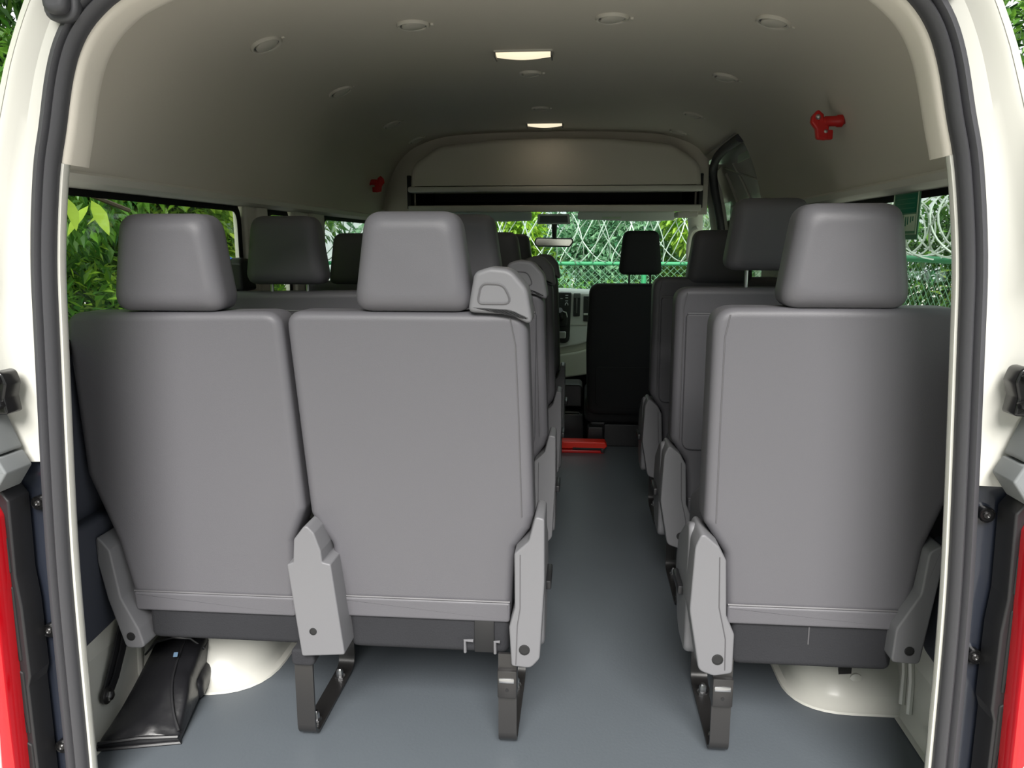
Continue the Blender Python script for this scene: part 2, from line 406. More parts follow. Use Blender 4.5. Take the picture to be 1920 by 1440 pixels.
# side windows: pane with a black printed border
def side_window(n, s, y0, y1, z0=0.88, z1=1.222, x=0.925, r=0.06):
    root = tag(empty('window_%d' % n), 'side window of the van', kind='structure')
    ol = rpoly([(y0, z0, r), (y1, z0, r), (y1, z1, r), (y0, z1, r)], 6)
    xs = sorted((s * (x + 0.006), s * (x + 0.001)))
    bm = bmesh.new(); pillow(bm, ol, xs[0], xs[1], 0.0015, 'YZ', 2); link('pane', bm, 'glass', root)
    bm = bmesh.new(); inn = inset(ol, 0.020); N = len(ol)
    rows = [[(s * xx, p.x, p.y) for p in q + [q[0]]] for xx, q in ((x, inset(ol, -0.012)), (x - 0.004, ol), (x - 0.004, inn), (x, inn))]
    link('window_border', grid(rows), 'ceramic', root)
    return root
side_window(1, -1, 0.08, 1.13); side_window(2, -1, 1.335, 1.55); side_window(3, -1, 1.93, 2.85)
side_window(4, 1, 0.08, 1.15)

# sliding door seen through its aperture
door = tag(empty('door_1'), 'closed sliding door on the right side', kind='structure')
dsec = [(0.965, -0.1), (0.97, 0.3), (0.965, 0.74), (0.962, 0.78)]
dtop = [(0.955, 1.20), (0.948, 1.24), (0.936, 1.30), (0.922, 1.36), (0.904, 1.42), (0.882, 1.48), (0.856, 1.54), (0.82, 1.60)]
link('door_panel', grid([[(x, y, z) for x, z in dsec] for y in (2.0, 2.5, 3.05)]), 'paint', door)
link('door_head', grid([[(x, y, z) for x, z in dtop] for y in (2.0, 2.5, 3.10)]), 'paint', door)
for a, b in ((2.0, 2.10), (2.90, 3.10)):
    link('door_stile', B(0.935, 0.965, a, b, 0.74, 1.24, 0.008), 'paint', door)
link('pane', B(0.952, 0.956, 2.08, 2.92, 0.75, 1.23, 0.001), 'glass', door)
link('door_trim', P([(2.05, -0.02, 0.02), (3.0, -0.02, 0.02), (3.0, 0.73, 0.03), (2.05, 0.73, 0.03)], 0.94, 0.968, 0.012, 'YZ'), 'navy_trim', door)
for (y0, z0, y1, z1, rr) in ((2.15, 1.36, 2.85, 1.48, 0.007), (2.12, 1.27, 2.88, 1.29, 0.009), (2.42, 1.29, 2.62, 1.48, 0.006), (2.72, 1.29, 2.84, 1.45, 0.010)):
    def dx(z):
        for (a, za), (b, zb) in zip(dtop, dtop[1:]):
            if za <= z <= zb: return a + (b - a) * (z - za) / (zb - za)
        return 0.9
    link('pressed_rib', T([(dx(z0) - 0.002, y0, z0), (dx((z0 + z1) / 2) - 0.003, (y0 + y1) / 2, (z0 + z1) / 2), (dx(z1) - 0.002, y1, z1)], rr, 8), 'paint', door)
o = link('door_strip', P([(2.20, 1.465, 0.004), (2.45, 1.465, 0.004), (2.45, 1.50, 0.004), (2.20, 1.50, 0.004)], 0.868, 0.871, 0.001, 'YZ', segs=1), 'sticker_pale', door); o['label'] = 'small pale strip'  # pale strip near the top of the door
# aperture seal: follows headliner edge along the top, rounds the front corner and runs down
sp = catmull([(0.800, 2.04, 1.528), (0.803, 2.2, 1.530), (0.806, 2.45, 1.528), (0.812, 2.70, 1.510), (0.826, 2.86, 1.46), (0.848, 2.925, 1.38), (0.874, 2.945, 1.28), (0.897, 2.95, 1.15), (0.912, 2.95, 0.9), (0.917, 2.95, 0.5), (0.917, 2.95, 0.02)], 6)
tag(link('trim_2', T(sp, 0.021, 10), 'rubber'), 'black rubber seal around the sliding door aperture', kind='structure')
link('door_head_return', grid([[(x, y, z) for (x, z) in ((0.775, 1.545), (0.80, 1.548), (0.86, 1.565))] for y in (DOOR0, 3.0)]), 'trim_beige', ceiling)
# B pillar in front of the door
bp = tag(empty('wall_front'), 'front end of the passenger cabin around the cab', kind='structure')
link('door_pillar', grid([[(x + dx_, y, z) for x, z in ((0.905, 0.0), (0.903, 0.7), (0.893, 1.15), (0.872, 1.28), (0.846, 1.38), (0.81, 1.47), (0.76, 1.53))] for dx_, y in ((0.04, 2.94), (-0.005, 2.965), (-0.03, 3.0), (-0.03, 3.06), (0.05, 3.08))]), 'trim_beige', bp, angle=60)
link('door_pillar', grid([[(-(x + dx_), y, z) for x, z in ((0.92, 0.0), (0.92, 0.7), (0.91, 1.15), (0.89, 1.28))] for dx_, y in ((0.05, 2.78), (0.0, 2.80), (-0.01, 2.86), (0.0, 2.90), (0.05, 2.92))]), 'trim_beige', bp, angle=60)
# bulkhead and overhead shelf
end = [Vector(p) for p in prof]
bm = bmesh.new()
bm.faces.new([bm.verts.new((p.x, 2.84, p.y)) for p in end if p.x < 0.76] + [bm.verts.new(v) for v in ((0.80, 2.84, 1.52), (0.80, 2.84, 1.25))] + [bm.verts.new((x, 2.84, z)) for x, z in ((0.735, 1.25), (0.735, 1.40), (-0.715, 1.40), (-0.715, 1.25), (-0.868, 1.25))])
link('end_panel', bm, 'headliner', bp)
bh = rpoly([(-0.725, 1.364, 0.03), (0.755, 1.364, 0.03), (0.745, 1.50, 0.10), (0.60, 1.592, 0.12), (0.30, 1.622, 0.2), (0.015, 1.628, 0.2), (-0.28, 1.622, 0.2), (-0.57, 1.592, 0.12), (-0.715, 1.50, 0.10)], 8)
bm = bmesh.new(); pillow(bm, bh, 2.735, 2.90, 0.026, segs=6); link('bulkhead_panel', bm, 'headliner', bp, angle=60)
link('shelf_edge', B(-0.735, 0.762, 2.728, 2.82, 1.362, 1.392, 0.010), 'trim_beige', bp)
shelf = link('overhead_shelf', P([(2.73, 1.262, 0.006), (3.50, 1.30, 0.0), (3.50, 1.325, 0.0), (2.73, 1.296, 0.006)], -0.735, 0.755, 0.006, 'YZ'), 'trim_beige', bp)
link('shelf_shade_liner', grid([[(x, y, z) for y, z in ((2.76, 1.2985), (3.40, 1.3225), (3.44, 1.35), (3.44, 1.45), (2.80, 1.45))] for x in (-0.735, 0.755)]), 'dark', bp)  # near-black liner paints in the shade inside the shelf cavity
for x in (-0.735, 0.755): link('shelf_end', B(x - 0.01, x + 0.01, 2.76, 3.45, 1.28, 1.45, 0.004), 'dark', bp)
o = link('shelf_bracket', P([(0.64, 1.235, 0.01), (0.745, 1.235, 0.01), (0.745, 1.262, 0.004), (0.64, 1.262, 0.004)], 2.75, 2.90, 0.006), 'trim_beige', bp)
# cab roof, windscreen header, screen pillars, windscreen
link('cab_roof', grid([[(x, y, z) for x in (-0.92, 0, 0.92)] for y, z in ((2.85, 1.50), (3.45, 1.46), (3.56, 1.34))]), 'headliner', bp)
link('screen_header', grid([[(x, y, z + (0.012 if abs(x) < 0.5 else 0)) for x in (-0.88, -0.5, 0, 0.5, 0.88)] for y, z in ((3.42, 1.33), (3.48, 1.306), (3.55, 1.298), (3.58, 1.312))]), 'trim_beige', bp)
for s in (-1, 1):
    link('screen_pillar', T([(s * 0.83, 3.50, 1.34), (s * 0.865, 3.66, 1.14), (s * 0.90, 3.86, 0.92), (s * 0.93, 4.02, 0.74)], [0.05, 0.042, 0.042, 0.05], 10), 'trim_beige', bp)
    link('cab_side', B(min(s * 0.91, s * 0.94), max(s * 0.91, s * 0.94), 2.92, 4.1, -0.2, 0.74, 0.01), 'dash_beige', bp)
    gh = link('grab_handle', T(catmull([(s * 0.86, 3.55, 1.20), (s * 0.825, 3.58, 1.17), (s * 0.82, 3.64, 1.08), (s * 0.835, 3.70, 1.00), (s * 0.88, 3.73, 0.985)], 5), 0.013, 8), 'trim_beige', bp)
ws = tag(empty('window_5'), 'windscreen at the front of the cab', kind='structure')
link('pane', grid([[(x, y - 0.06 * (x / 0.88) ** 2, z) for x in (-0.88, -0.6, -0.3, 0, 0.3, 0.6, 0.88)] for y, z in ((4.10, 0.74), (3.84, 1.02), (3.60, 1.31))]), 'windshield', ws)
for s in (-1, 1):
    link('front_door_pane', B(s * 0.93 - 0.002, s * 0.93 + 0.002, 2.92, 3.9, 0.74, 1.32, 0.0005), 'glass', ws)

link('firewall', B(-0.93, 0.93, 4.02, 4.06, -0.24, 0.76, 0.005), 'dark', bp)
# raised tailgate over the photographer: carries the gas struts
tg = tag(empty('door_2', (0, -0.03, 1.80)), 'raised rear tailgate hinged above the opening', kind='structure'); tg.rotation_euler = (math.radians(-24), 0, 0)
link('door_shell', P([(-0.80, -1.62, 0.06), (0.80, -1.62, 0.06), (0.80, -0.80, 0.02), (-0.80, -0.80, 0.02)], 0.0, 0.09, 0.02, 'XY'), 'paint', tg)
for x0, x1 in ((-0.80, -0.70), (0.70, 0.80)): link('window_stile', B(x0, x1, -0.80, -0.05, 0.01, 0.08, 0.01), 'paint', tg)
link('hinge_rail', B(-0.80, 0.80, -0.10, 0.0, 0.01, 0.08, 0.01), 'paint', tg)
link('pane', B(-0.70, 0.70, -0.80, -0.10, 0.05, 0.055, 0.001), 'tinted', tg)
# ------------------------------------------------------------------ rear body fittings
for s, side in ((-1, 'left'), (1, 'right')):
    def q(pts): return [(s * a, b, *c) for a, b, *c in pts]
    # tail lamp: black housing beside the pillar, red lens outside
    zoff = 0.0 if s < 0 else 0.03
    t = thing('tail_light', '%s tail light with a red lens in a black housing' % side, 'tail light', (0, 0, zoff), group='tail lights')
    hs = link('housing', P(q([(0.858, 0.645, 0.006), (0.872, 0.665, 0.004), (0.94, 0.70, 0.004), (0.94, -0.30, 0.01), (0.866, -0.30, 0.01), (0.863, 0.28, 0.004), (0.857, 0.30, 0.004), (0.857, 0.44, 0.004), (0.862, 0.50, 0.004)]), -0.055, 0.0, 0.004), 'black_plastic', t)
    for z0, z1 in ((0.505, 0.575), (0.33, 0.48), (0.18, 0.31), (0.02, 0.16)):
        link('housing_recess', P(q([(0.868, z0, 0.005), (0.888, z0 + 0.012, 0.005), (0.888, z1 + 0.012, 0.005), (0.868, z1, 0.005)]), -0.058, -0.05, 0.003), 'dark', hs)
    link('red_lens', P(q([(0.868, 0.62, 0.02), (0.885, 0.66, 0.01), (0.965, 0.67, 0.02), (0.965, -0.32, 0.02), (0.884, -0.32, 0.02), (0.876, 0.20, 0.1)]), -0.105, -0.045, 0.014), 'red_lens', t)
    link('clear_lens', P(q([(0.888, 0.235, 0.004), (0.95, 0.235, 0.004), (0.95, 0.085, 0.004), (0.896, 0.085, 0.004)]), -0.109, -0.09, 0.003), 'clear_lens', t)
    # grey gap-hider wedge above the lamp
    g = thing('bumper_stop', 'folded grey rubber block above the %s tail light' % side, 'rubber block', (0, 0, zoff), group='grey rubber blocks')
    link('upper_block', P(q([(0.848, 0.735, 0.006), (0.872, 0.80, 0.01), (0.93, 0.83, 0.005), (0.93, 0.735, 0.004)]), -0.075, -0.015, 0.004), 'rubber_grey', g)
    link('lower_block', P(q([(0.834, 0.705, 0.004), (0.848, 0.732, 0.003), (0.93, 0.732, 0.004), (0.93, 0.71, 0.004), (0.862, 0.665, 0.003)]), -0.082, -0.015, 0.004), 'rubber_grey', g)
    # black strut bracket with two bolts and gas strut
    t = thing('strut_bracket', 'black steel gas strut bracket bolted to the %s rear pillar' % side, 'bracket', (s * 0.022, 0, zoff), group='strut brackets')
    pl = link('plate', P(q([(0.812, 0.806, 0.006), (0.816, 0.835, 0.01), (0.809, 0.86, 0.01), (0.816, 0.882, 0.012), (0.832, 0.884, 0.01), (0.838, 0.866, 0.006), (0.90, 0.866, 0.006), (0.90, 0.806, 0.006)]), -0.062, -0.022, 0.004), 'gloss_black', t)
    for z in (0.825, 0.868):
        link('bolt', L((s * 0.823, -0.060, z), (0, -1, 0), [(0.0085, 0), (0.0085, 0.006), (0.006, 0.010), (0.0, 0.011)], 6), 'gloss_black', pl)
    link('ball_arm', B(min(s * 0.835, s * 0.90), max(s * 0.835, s * 0.90), -0.085, -0.055, 0.822, 0.85, 0.006), 'gloss_black', t)
    t = thing('gas_strut', 'dark gas strut rising along the %s edge of the rear opening' % side, 'gas strut', group='gas struts')
    xs_ = 0.855 if s > 0 else 0.87
    link('cylinder', T([(s * xs_, -0.075, 1.06), (s * (xs_ - 0.02), -0.10, 1.60)], 0.011, 12), 'black_plastic', t)
    link('rod', T([(s * (xs_ + 0.01), -0.07, 0.852 + zoff), (s * xs_, -0.075, 1.07)], 0.006, 10), 'steel_black', t)
    link('end_fitting', L((s * (xs_ + 0.01), -0.07, 0.83 + zoff), (0, 0, 1), [(0.010, 0), (0.012, 0.006), (0.012, 0.022), (0.007, 0.03)], 12), 'black_plastic', t)
    # round rubber plugs down the dark pillar
    for i, (x, z) in enumerate(((0.842, 0.625), (0.849, 0.368), (0.850, 0.120))):
        lab = ['topmost', 'middle', 'lowest'][i]
        t = thing('rubber_plug', '%s round black rubber plug on the %s dark pillar' % (lab, side), 'rubber plug', (s * x, -0.001, z + zoff), group='rubber plugs')
        link('rim', L((0, 0, 0), (0, -1, 0), [(0.013, -0.012), (0.0135, 0.003), (0.012, 0.005), (0.0105, 0.002)], 20), 'gloss_black', t)
        link('screw', L((0, 0, 0), (0, -1, 0), [(0.006, 0), (0.006, 0.004), (0.004, 0.006), (0.0015, 0.004)], 8), 'steel_black', t)
    t = thing('rubber_stopper', 'dark rubber stopper at the upper %s corner of the rear opening' % side, 'rubber stopper', (s * (0.678 + 0.008), -0.02, 1.49 + zoff * 0.3), group='corner stoppers')
    link('base', P([(-0.03, -0.035, 0.028), (0.03, -0.035, 0.028), (0.03, 0.05, 0.028), (-0.03, 0.05, 0.028)], -0.012, 0.012, 0.006), 'rubber', t)
    link('pad', P([(-0.021, -0.026, 0.02), (0.021, -0.026, 0.02), (0.021, 0.045, 0.02), (-0.021, 0.045, 0.02)], -0.03, -0.005, 0.010), 'rubber', t)

# ================================================================== SEATS
LEAN = 0.05
def lean(x, y, z): return (x, y + (0.965 - z) * LEAN, z)
Y1 = 0.24
def rel(pts, cx): return [(a - cx, b, *c) for a, b, *c in pts]
def leg_loop(root, x0, x1, y0=0.0, y1=0.32, ztop=0.225, latch=False):
    r = 0.035; path_ = [(y0, ztop), (y0, 0.12)]
    for k in range(6):
        a = k / 5 * PI / 2; path_.append((y0 + r - r * math.cos(a), 0.002 + r - r * math.sin(a)))
    for k in range(6):
        a = k / 5 * PI / 2; path_.append((y1 - r + r * math.sin(a), 0.002 + r - r * math.cos(a)))
    path_ += [(y1, 0.12), (y1, ztop + 0.02)]
    lg = link('leg', strip(bmesh.new(), path_, x0, x1, 0.007), 'steel_black', root, angle=30)
    for yy in (y0 + 0.06, y1 - 0.07):
        link('bolt', L(((x0 + x1) / 2, yy, 0.0095), (0, 0, 1), [(0.014, 0), (0.014, 0.004), (0.009, 0.005), (0.009, 0.018), (0.005, 0.024)], 8), 'steel', lg)
    if latch:
        la = link('latch', B(x0 - 0.001, x1 + 0.001, y0 - 0.010, y0 + 0.03, 0.125, 0.19, 0.003), 'steel_black', root)
        link('latch_slot', B(x0 + 0.002, x1 - 0.004, y0 - 0.0125, y0 - 0.005, 0.162, 0.174, 0.002), 'steel', la)
        link('latch_hole', L(((x0 + x1) / 2, y0 - 0.0095, 0.145), (0, -1, 0), [(0.004, 0), (0.004, 0.0012)], 10), 'dark', la)
    return lg
def seam(root, outline, d, y, r=0.0022, m='piping', sel=None, nm='seam'):
    q = inset(rpoly(outline), d)
    pts = [lean(p.x, y, p.y) for p in q]
    if sel: pts = [p for p in pts if sel(p)]; return link(nm, T(pts, r, 5), m, root)
    return link(nm, T(pts, r, 5, closed=True), m, root)
def headrest(root, x, z0, w_top=0.190, w_bot=0.248, h=0.200, y=0.0, raised=0.0, dx=0.0):
    ol = [(-w_bot / 2, 0, 0.034), (w_bot / 2, 0, 0.034), (w_top / 2 + dx, h, 0.040), (-w_top / 2 + dx, h, 0.040)]
    bm = bmesh.new(); pillow(bm, rpoly(ol, 7), -0.050, 0.06, 0.036, segs=7, crown=0.002, soft=0.04, scale=True)
    o = link('headrest', bm, 'vinyl', root, angle=70); o.location = (x, y + 0.035, z0)
    for s in (-1, 1):
        link('post', T([(s * 0.055, 0.005, -0.09), (s * 0.055, 0.005, 0.03)], 0.0055, 10), 'steel', o)
    return o
def bolt_cap(root, x, y, z, r=0.008):
    return link('bolt_hole', L((x, y, z), (0, -1, 0), [(r * 1.25, -0.004), (r * 1.25, 0.0012), (r, 0.0016), (r, 0.0005), (0, 0.0005)], 16), 'dark', root)
def handle(root, x0, x1, z0):
    w = x1 - x0
    pts = [(x0, z0 - 0.006, 0.012), (x0 + 0.006, z0 + 0.03, 0.02), (x0 + 0.014, z0 + 0.074, 0.02), (x0 + 0.045, z0 + 0.084, 0.03), (x0 + 0.086, z0 + 0.080, 0.04), (x0 + 0.119, z0 + 0.042, 0.04), (x1 + 0.004, z0 - 0.034, 0.012), (x0 + 0.085, z0 - 0.010, 0.05)]
    h = link('grab_handle', P(pts, -0.012, 0.085, 0.009, segs=4, n=7), 'grey_plastic', root, angle=50)
    rc = [(x0 + 0.020, z0 + 0.012, 0.010), (x0 + 0.028, z0 + 0.052, 0.016), (x0 + 0.072, z0 + 0.050, 0.022), (x0 + 0.090, z0 + 0.012, 0.012)]
    q = rpoly(rc, 5)
    link('recess_rim', T([(p.x, -0.0125, p.y) for p in q], 0.0022, 6, closed=True), 'piping', h)
    return h
def base_parts(root, xl, xr, zt, side_shield=None, cushion=True):
    """dark under cover, seat cushion"""
    uc = link('under_cover', P([(xl, 0.205, 0.02), (xr, 0.205, 0.02), (xr, zt, 0.01), (xl, zt, 0.01)], 0.035, 0.44, 0.012), 'fabric', root)
    if cushion:
        cu = rpoly([(xl - 0.035, 0.0, 0.04), (xr + 0.035, 0.0, 0.04), (xr + 0.03, 0.42, 0.06), (xl - 0.03, 0.42, 0.06)], 6)
        bm = bmesh.new(); pillow(bm, [Vector((p.x, p.y + 0.13)) for p in cu], 0.32, 0.455, 0.04, 'XY', segs=5); link('seat_cushion', bm, 'vinyl', root, angle=60)
    return uc
def backrest(root, ol, band, seam_d=0.022):
    bm = bmesh.new(); pillow(bm, rpoly(ol, 6), 0.0, 0.115, 0.018, segs=5, r1=0.035, fn=lean)
    b = link('backrest', bm, 'vinyl', root, angle=60)
    seam(b, ol, 0.004, 0.017, 0.0028, nm='piping')
    xl, xr, z0, z1 = band
    bb = link('lower_band', P([(xl, z0, 0.008), (xr, z0, 0.008), (xr + 0.001, z1, 0.003), (xl - 0.001, z1, 0.003)], -0.006, 0.03, 0.005, fn=lean), 'vinyl', root)
    link('seam', T([lean(xl, -0.003, z1 + 0.0015), lean((xl + xr) / 2, -0.003, z1 + 0.0015), lean(xr, -0.003, z1 + 0.0015)], 0.0025, 6), 'piping', bb)
    return b

# --- window-side seat of the left bench
def seat_left():
    cx = -0.672; r = empty('passenger_seat', (cx, Y1, 0))
    ol = rel([(-0.928, 0.958, 0.04), (-0.455, 0.964, 0.04), (-0.432, 0.53, 0.03), (-0.462, 0.455, 0.02), (-0.468, 0.285, 0.01), (-0.842, 0.278, 0.01), (-0.872, 0.44, 0.02), (-0.925, 0.60, 0.05)], cx)
    backrest(r, ol, (-0.842 - cx, -0.466 - cx, 0.276, 0.322))
    headrest(r, -0.692 - cx, 0.962)
    base_parts(r, -0.815 - cx, -0.452 - cx, 0.292)
    c = link('side_cover', P(rel([(-0.905, 0.47, 0.01), (-0.874, 0.43, 0.01), (-0.858, 0.318, 0.02), (-0.822, 0.243, 0.02), (-0.81, 0.198, 0.012), (-0.856, 0.196, 0.015), (-0.89, 0.316, 0.03), (-0.905, 0.40, 0.02)], cx), 0.0, 0.10, 0.004), 'grey_plastic', r)
    bolt_cap(c, -0.842 - cx, 0.0, 0.226)
    link('collar', P(rel([(-0.462, 0.225, 0.01), (-0.412, 0.225, 0.01), (-0.409, 0.186, 0.012), (-0.462, 0.186, 0.012)], cx), -0.022, 0.03, 0.006), 'fabric', r)
    return r
# --- aisle-side seat of the left bench with the shared centre cover
def seat_aisle():
    cx = -0.195; r = empty('passenger_seat', (cx, Y1, 0))
    ol = rel([(-0.446, 0.965, 0.035), (0.054, 0.965, 0.045), (0.068, 0.53, 0.02), (0.060, 0.50, 0.02), (0.028, 0.455, 0.02), (0.018, 0.29, 0.012), (-0.368, 0.285, 0.012), (-0.376, 0.45, 0.03), (-0.420, 0.52, 0.03)], cx)
    b = backrest(r, ol, (-0.368 - cx, 0.017 - cx, 0.283, 0.330))
    link('seam', T([lean(x - cx, -0.0006, z) for x, z in ((0.020, 0.955), (0.031, 0.90), (0.037, 0.75), (0.043, 0.53))], 0.0014, 5), 'piping', b)
    headrest(r, -0.178 - cx, 0.965)
    handle(r, -0.064 - cx, 0.064 - cx, 0.972)
    base_parts(r, -0.345 - cx, 0.015 - cx, 0.30)
    c = link('centre_cover', P(rel([(-0.410, 0.520, 0.01), (-0.392, 0.500, 0.012), (-0.379, 0.46, 0.012), (-0.377, 0.436, 0.002), (-0.359, 0.432, 0.005), (-0.336, 0.225, 0.006), (-0.432, 0.217, 0.006), (-0.455, 0.428, 0.005), (-0.441, 0.434, 0.002), (-0.437, 0.485, 0.012)], cx), -0.035, 0.12, 0.0035), 'grey_plastic', r)
    bolt_cap(c, -0.404 - cx, -0.035, 0.277, 0.0065)
    c = link('side_cover', P(rel([(0.030, 0.462, 0.01), (0.060, 0.490, 0.02), (0.074, 0.545, 0.008), (0.093, 0.540, 0.008), (0.094, 0.40, 0.06), (0.085, 0.225, 0.02), (0.066, 0.202, 0.02), (0.024, 0.205, 0.008), (0.019, 0.295, 0.02), (0.031, 0.34, 0.02)], cx), -0.015, 0.10, 0.004), 'grey_plastic', r)
    bolt_cap(c, 0.052 - cx, -0.015, 0.245, 0.0095)
    link('cover_seam', T([(0.043 - cx, -0.0152, 0.46), (0.043 - cx, -0.0155, 0.34), (0.037 - cx, -0.0155, 0.30), (0.034 - cx, -0.0155, 0.21)], 0.0012, 5), 'piping', c)
    sh = link('side_shield', P([(0.05, 0.212, 0.03), (0.05, 0.52, 0.03), (0.11, 0.50, 0.05), (0.22, 0.43, 0.05), (0.245, 0.34, 0.06), (0.19, 0.23, 0.05), (0.15, 0.212, 0.02)], 0.060 - cx, 0.092 - cx, 0.010, 'YZ'), 'grey_plastic', r)
    link('recline_lever', B(0.090 - cx, 0.104 - cx, 0.10, 0.20, 0.33, 0.352, 0.004), 'black_plastic', sh)
    leg_loop(r, -0.459 - cx, -0.418 - cx, -0.012, 0.30, 0.215)
    leg_loop(r, -0.006 - cx, 0.034 - cx, 0.0, 0.30, 0.225, True)
    bl = link('belt_strap', B(-0.062 - cx, -0.018 - cx, 0.0285, 0.036, 0.21, 0.298, 0.002), 'dark', r)
    for a, b in ((-0.083, -0.064), (-0.016, -0.005)):
        link('strap_guide', T([(a - cx, 0.030, 0.208), (a - cx, 0.027, 0.238), (b - cx, 0.027, 0.238)], 0.0035, 6), 'grey_plastic', bl)
    return r
# --- single seats on the right
def seat_right():
    cx = 0.66; r = empty('passenger_seat', (cx, Y1, 0))
    ol = rel([(0.421, 0.978, 0.045), (0.908, 0.980, 0.045), (0.908, 0.60, 0.05), (0.872, 0.49, 0.02), (0.854, 0.312, 0.012), (0.482, 0.305, 0.012), (0.470, 0.46, 0.03), (0.424, 0.53, 0.03)], cx)
    b = backrest(r, ol, (0.482 - cx, 0.854 - cx, 0.303, 0.345))
    link('seam', T([lean(x - cx, -0.0006, z) for x, z in ((0.452, 0.965), (0.444, 0.92), (0.445, 0.75), (0.448, 0.53))], 0.0014, 5), 'piping', b)
    headrest(r, 0.668 - cx, 0.977)
    base_parts(r, 0.495 - cx, 0.83 - cx, 0.315)
    link('cover_seam', T([(0.655 - cx, 0.0345, 0.30), (0.655 - cx, 0.0345, 0.26)], 0.0015, 5), 'piping', r)
    c = link('side_cover', P(rel([(0.415, 0.522, 0.01), (0.450, 0.492, 0.01), (0.466, 0.462, 0.01), (0.472, 0.34, 0.03), (0.490, 0.30, 0.02), (0.490, 0.212, 0.01), (0.452, 0.204, 0.02), (0.42, 0.215, 0.02), (0.396, 0.35, 0.1), (0.402, 0.49, 0.05)], cx), -0.015, 0.10, 0.004), 'grey_plastic', r)
    bolt_cap(c, 0.458 - cx, -0.015, 0.243, 0.0095)
    link('cover_seam', T([(0.452 - cx, -0.0152, 0.47), (0.456 - cx, -0.0155, 0.36), (0.472 - cx, -0.0155, 0.29), (0.474 - cx, -0.0155, 0.22)], 0.0012, 5), 'piping', c)
    c = link('side_cover', P(rel([(0.895, 0.51, 0.01), (0.866, 0.49, 0.02), (0.858, 0.40, 0.03), (0.816, 0.322, 0.03), (0.812, 0.248, 0.01), (0.869, 0.245, 0.012), (0.893, 0.44, 0.02)], cx), -0.004, 0.10, 0.004), 'grey_plastic', r)
    bolt_cap(c, 0.846 - cx, -0.004, 0.275)
    sh = link('side_shield', P([(0.05, 0.212, 0.03), (0.05, 0.52, 0.03), (0.11, 0.50, 0.05), (0.22, 0.43, 0.05), (0.245, 0.34, 0.06), (0.19, 0.23, 0.05), (0.15, 0.212, 0.02)], 0.398 - cx, 0.430 - cx, 0.010, 'YZ'), 'grey_plastic', r)
    link('recline_lever', B(0.386 - cx, 0.400 - cx, 0.10, 0.20, 0.33, 0.352, 0.004), 'black_plastic', sh)
    leg_loop(r, 0.455 - cx, 0.496 - cx, 0.008, 0.31, 0.232, True)
    leg_loop(r, 0.80 - cx, 0.83 - cx, 0.25, 0.36, 0.225)
    return r
GRP = 'grey passenger seats'
def st(o, label): return tag(o, label, 'seat', GRP)
A1 = st(seat_left(), 'grey rear-row passenger seat beside the left window, black bag under it')
B1 = st(seat_aisle(), 'grey rear-row aisle seat in the middle, with grab handle and two black legs')
R1 = st(seat_right(), 'grey rear-row single passenger seat on the right, in front of the green sticker')
ROW = [0, 0.70, 1.40, 2.05]
names = {1: 'second row from the rear', 2: 'third row from the rear', 3: 'frontmost passenger row'}
for k in (1, 2, 3):
    a = copy_thing(A1, 0.0, ROW[k], 0, 'dark grey window seat on the left, %s' % names[k])
    b = copy_thing(B1, 0.0, ROW[k], 0, 'dark grey aisle seat of the left bench, %s' % names[k])
    c = copy_thing(R1, 0.010, ROW[k], 0, 'dark grey single seat on the right, %s' % names[k]) if k < 3 else None
    for o, (xl, xr) in ((a, (-0.205, 0.19)), (b, (-0.215, 0.225)), (c, (-0.205, 0.215))):
        if not o: continue
        pk = link('seat_pocket', P([(xl, 0.50, 0.03), (xr, 0.50, 0.03), (xr + 0.004, 0.905, 0.012), (xl - 0.004, 0.905, 0.012)], -0.009, 0.006, 0.005, fn=lean), 'vinyl', o)
        link('pocket_hem', T([lean(xl, -0.007, 0.906), lean(0, -0.009, 0.905), lean(xr, -0.007, 0.906)], 0.003, 6), 'grey_plastic', pk)
        for ch in o.children:
            if ch.name.startswith('headrest'):
                ch.location.z += {1: 0.020, 2: -0.020, 3: -0.018}[k] + (0.030 if (o is c and k == 1) else 0) + (-0.005 if (o is c and k == 2) else 0)
                if k == 1 and o is a: ch.location.x -= 0.022
                if k == 1 and o is b: ch.location.x -= 0.010
                if o is c: ch.location.x += (0.008 if k == 1 else -0.005)
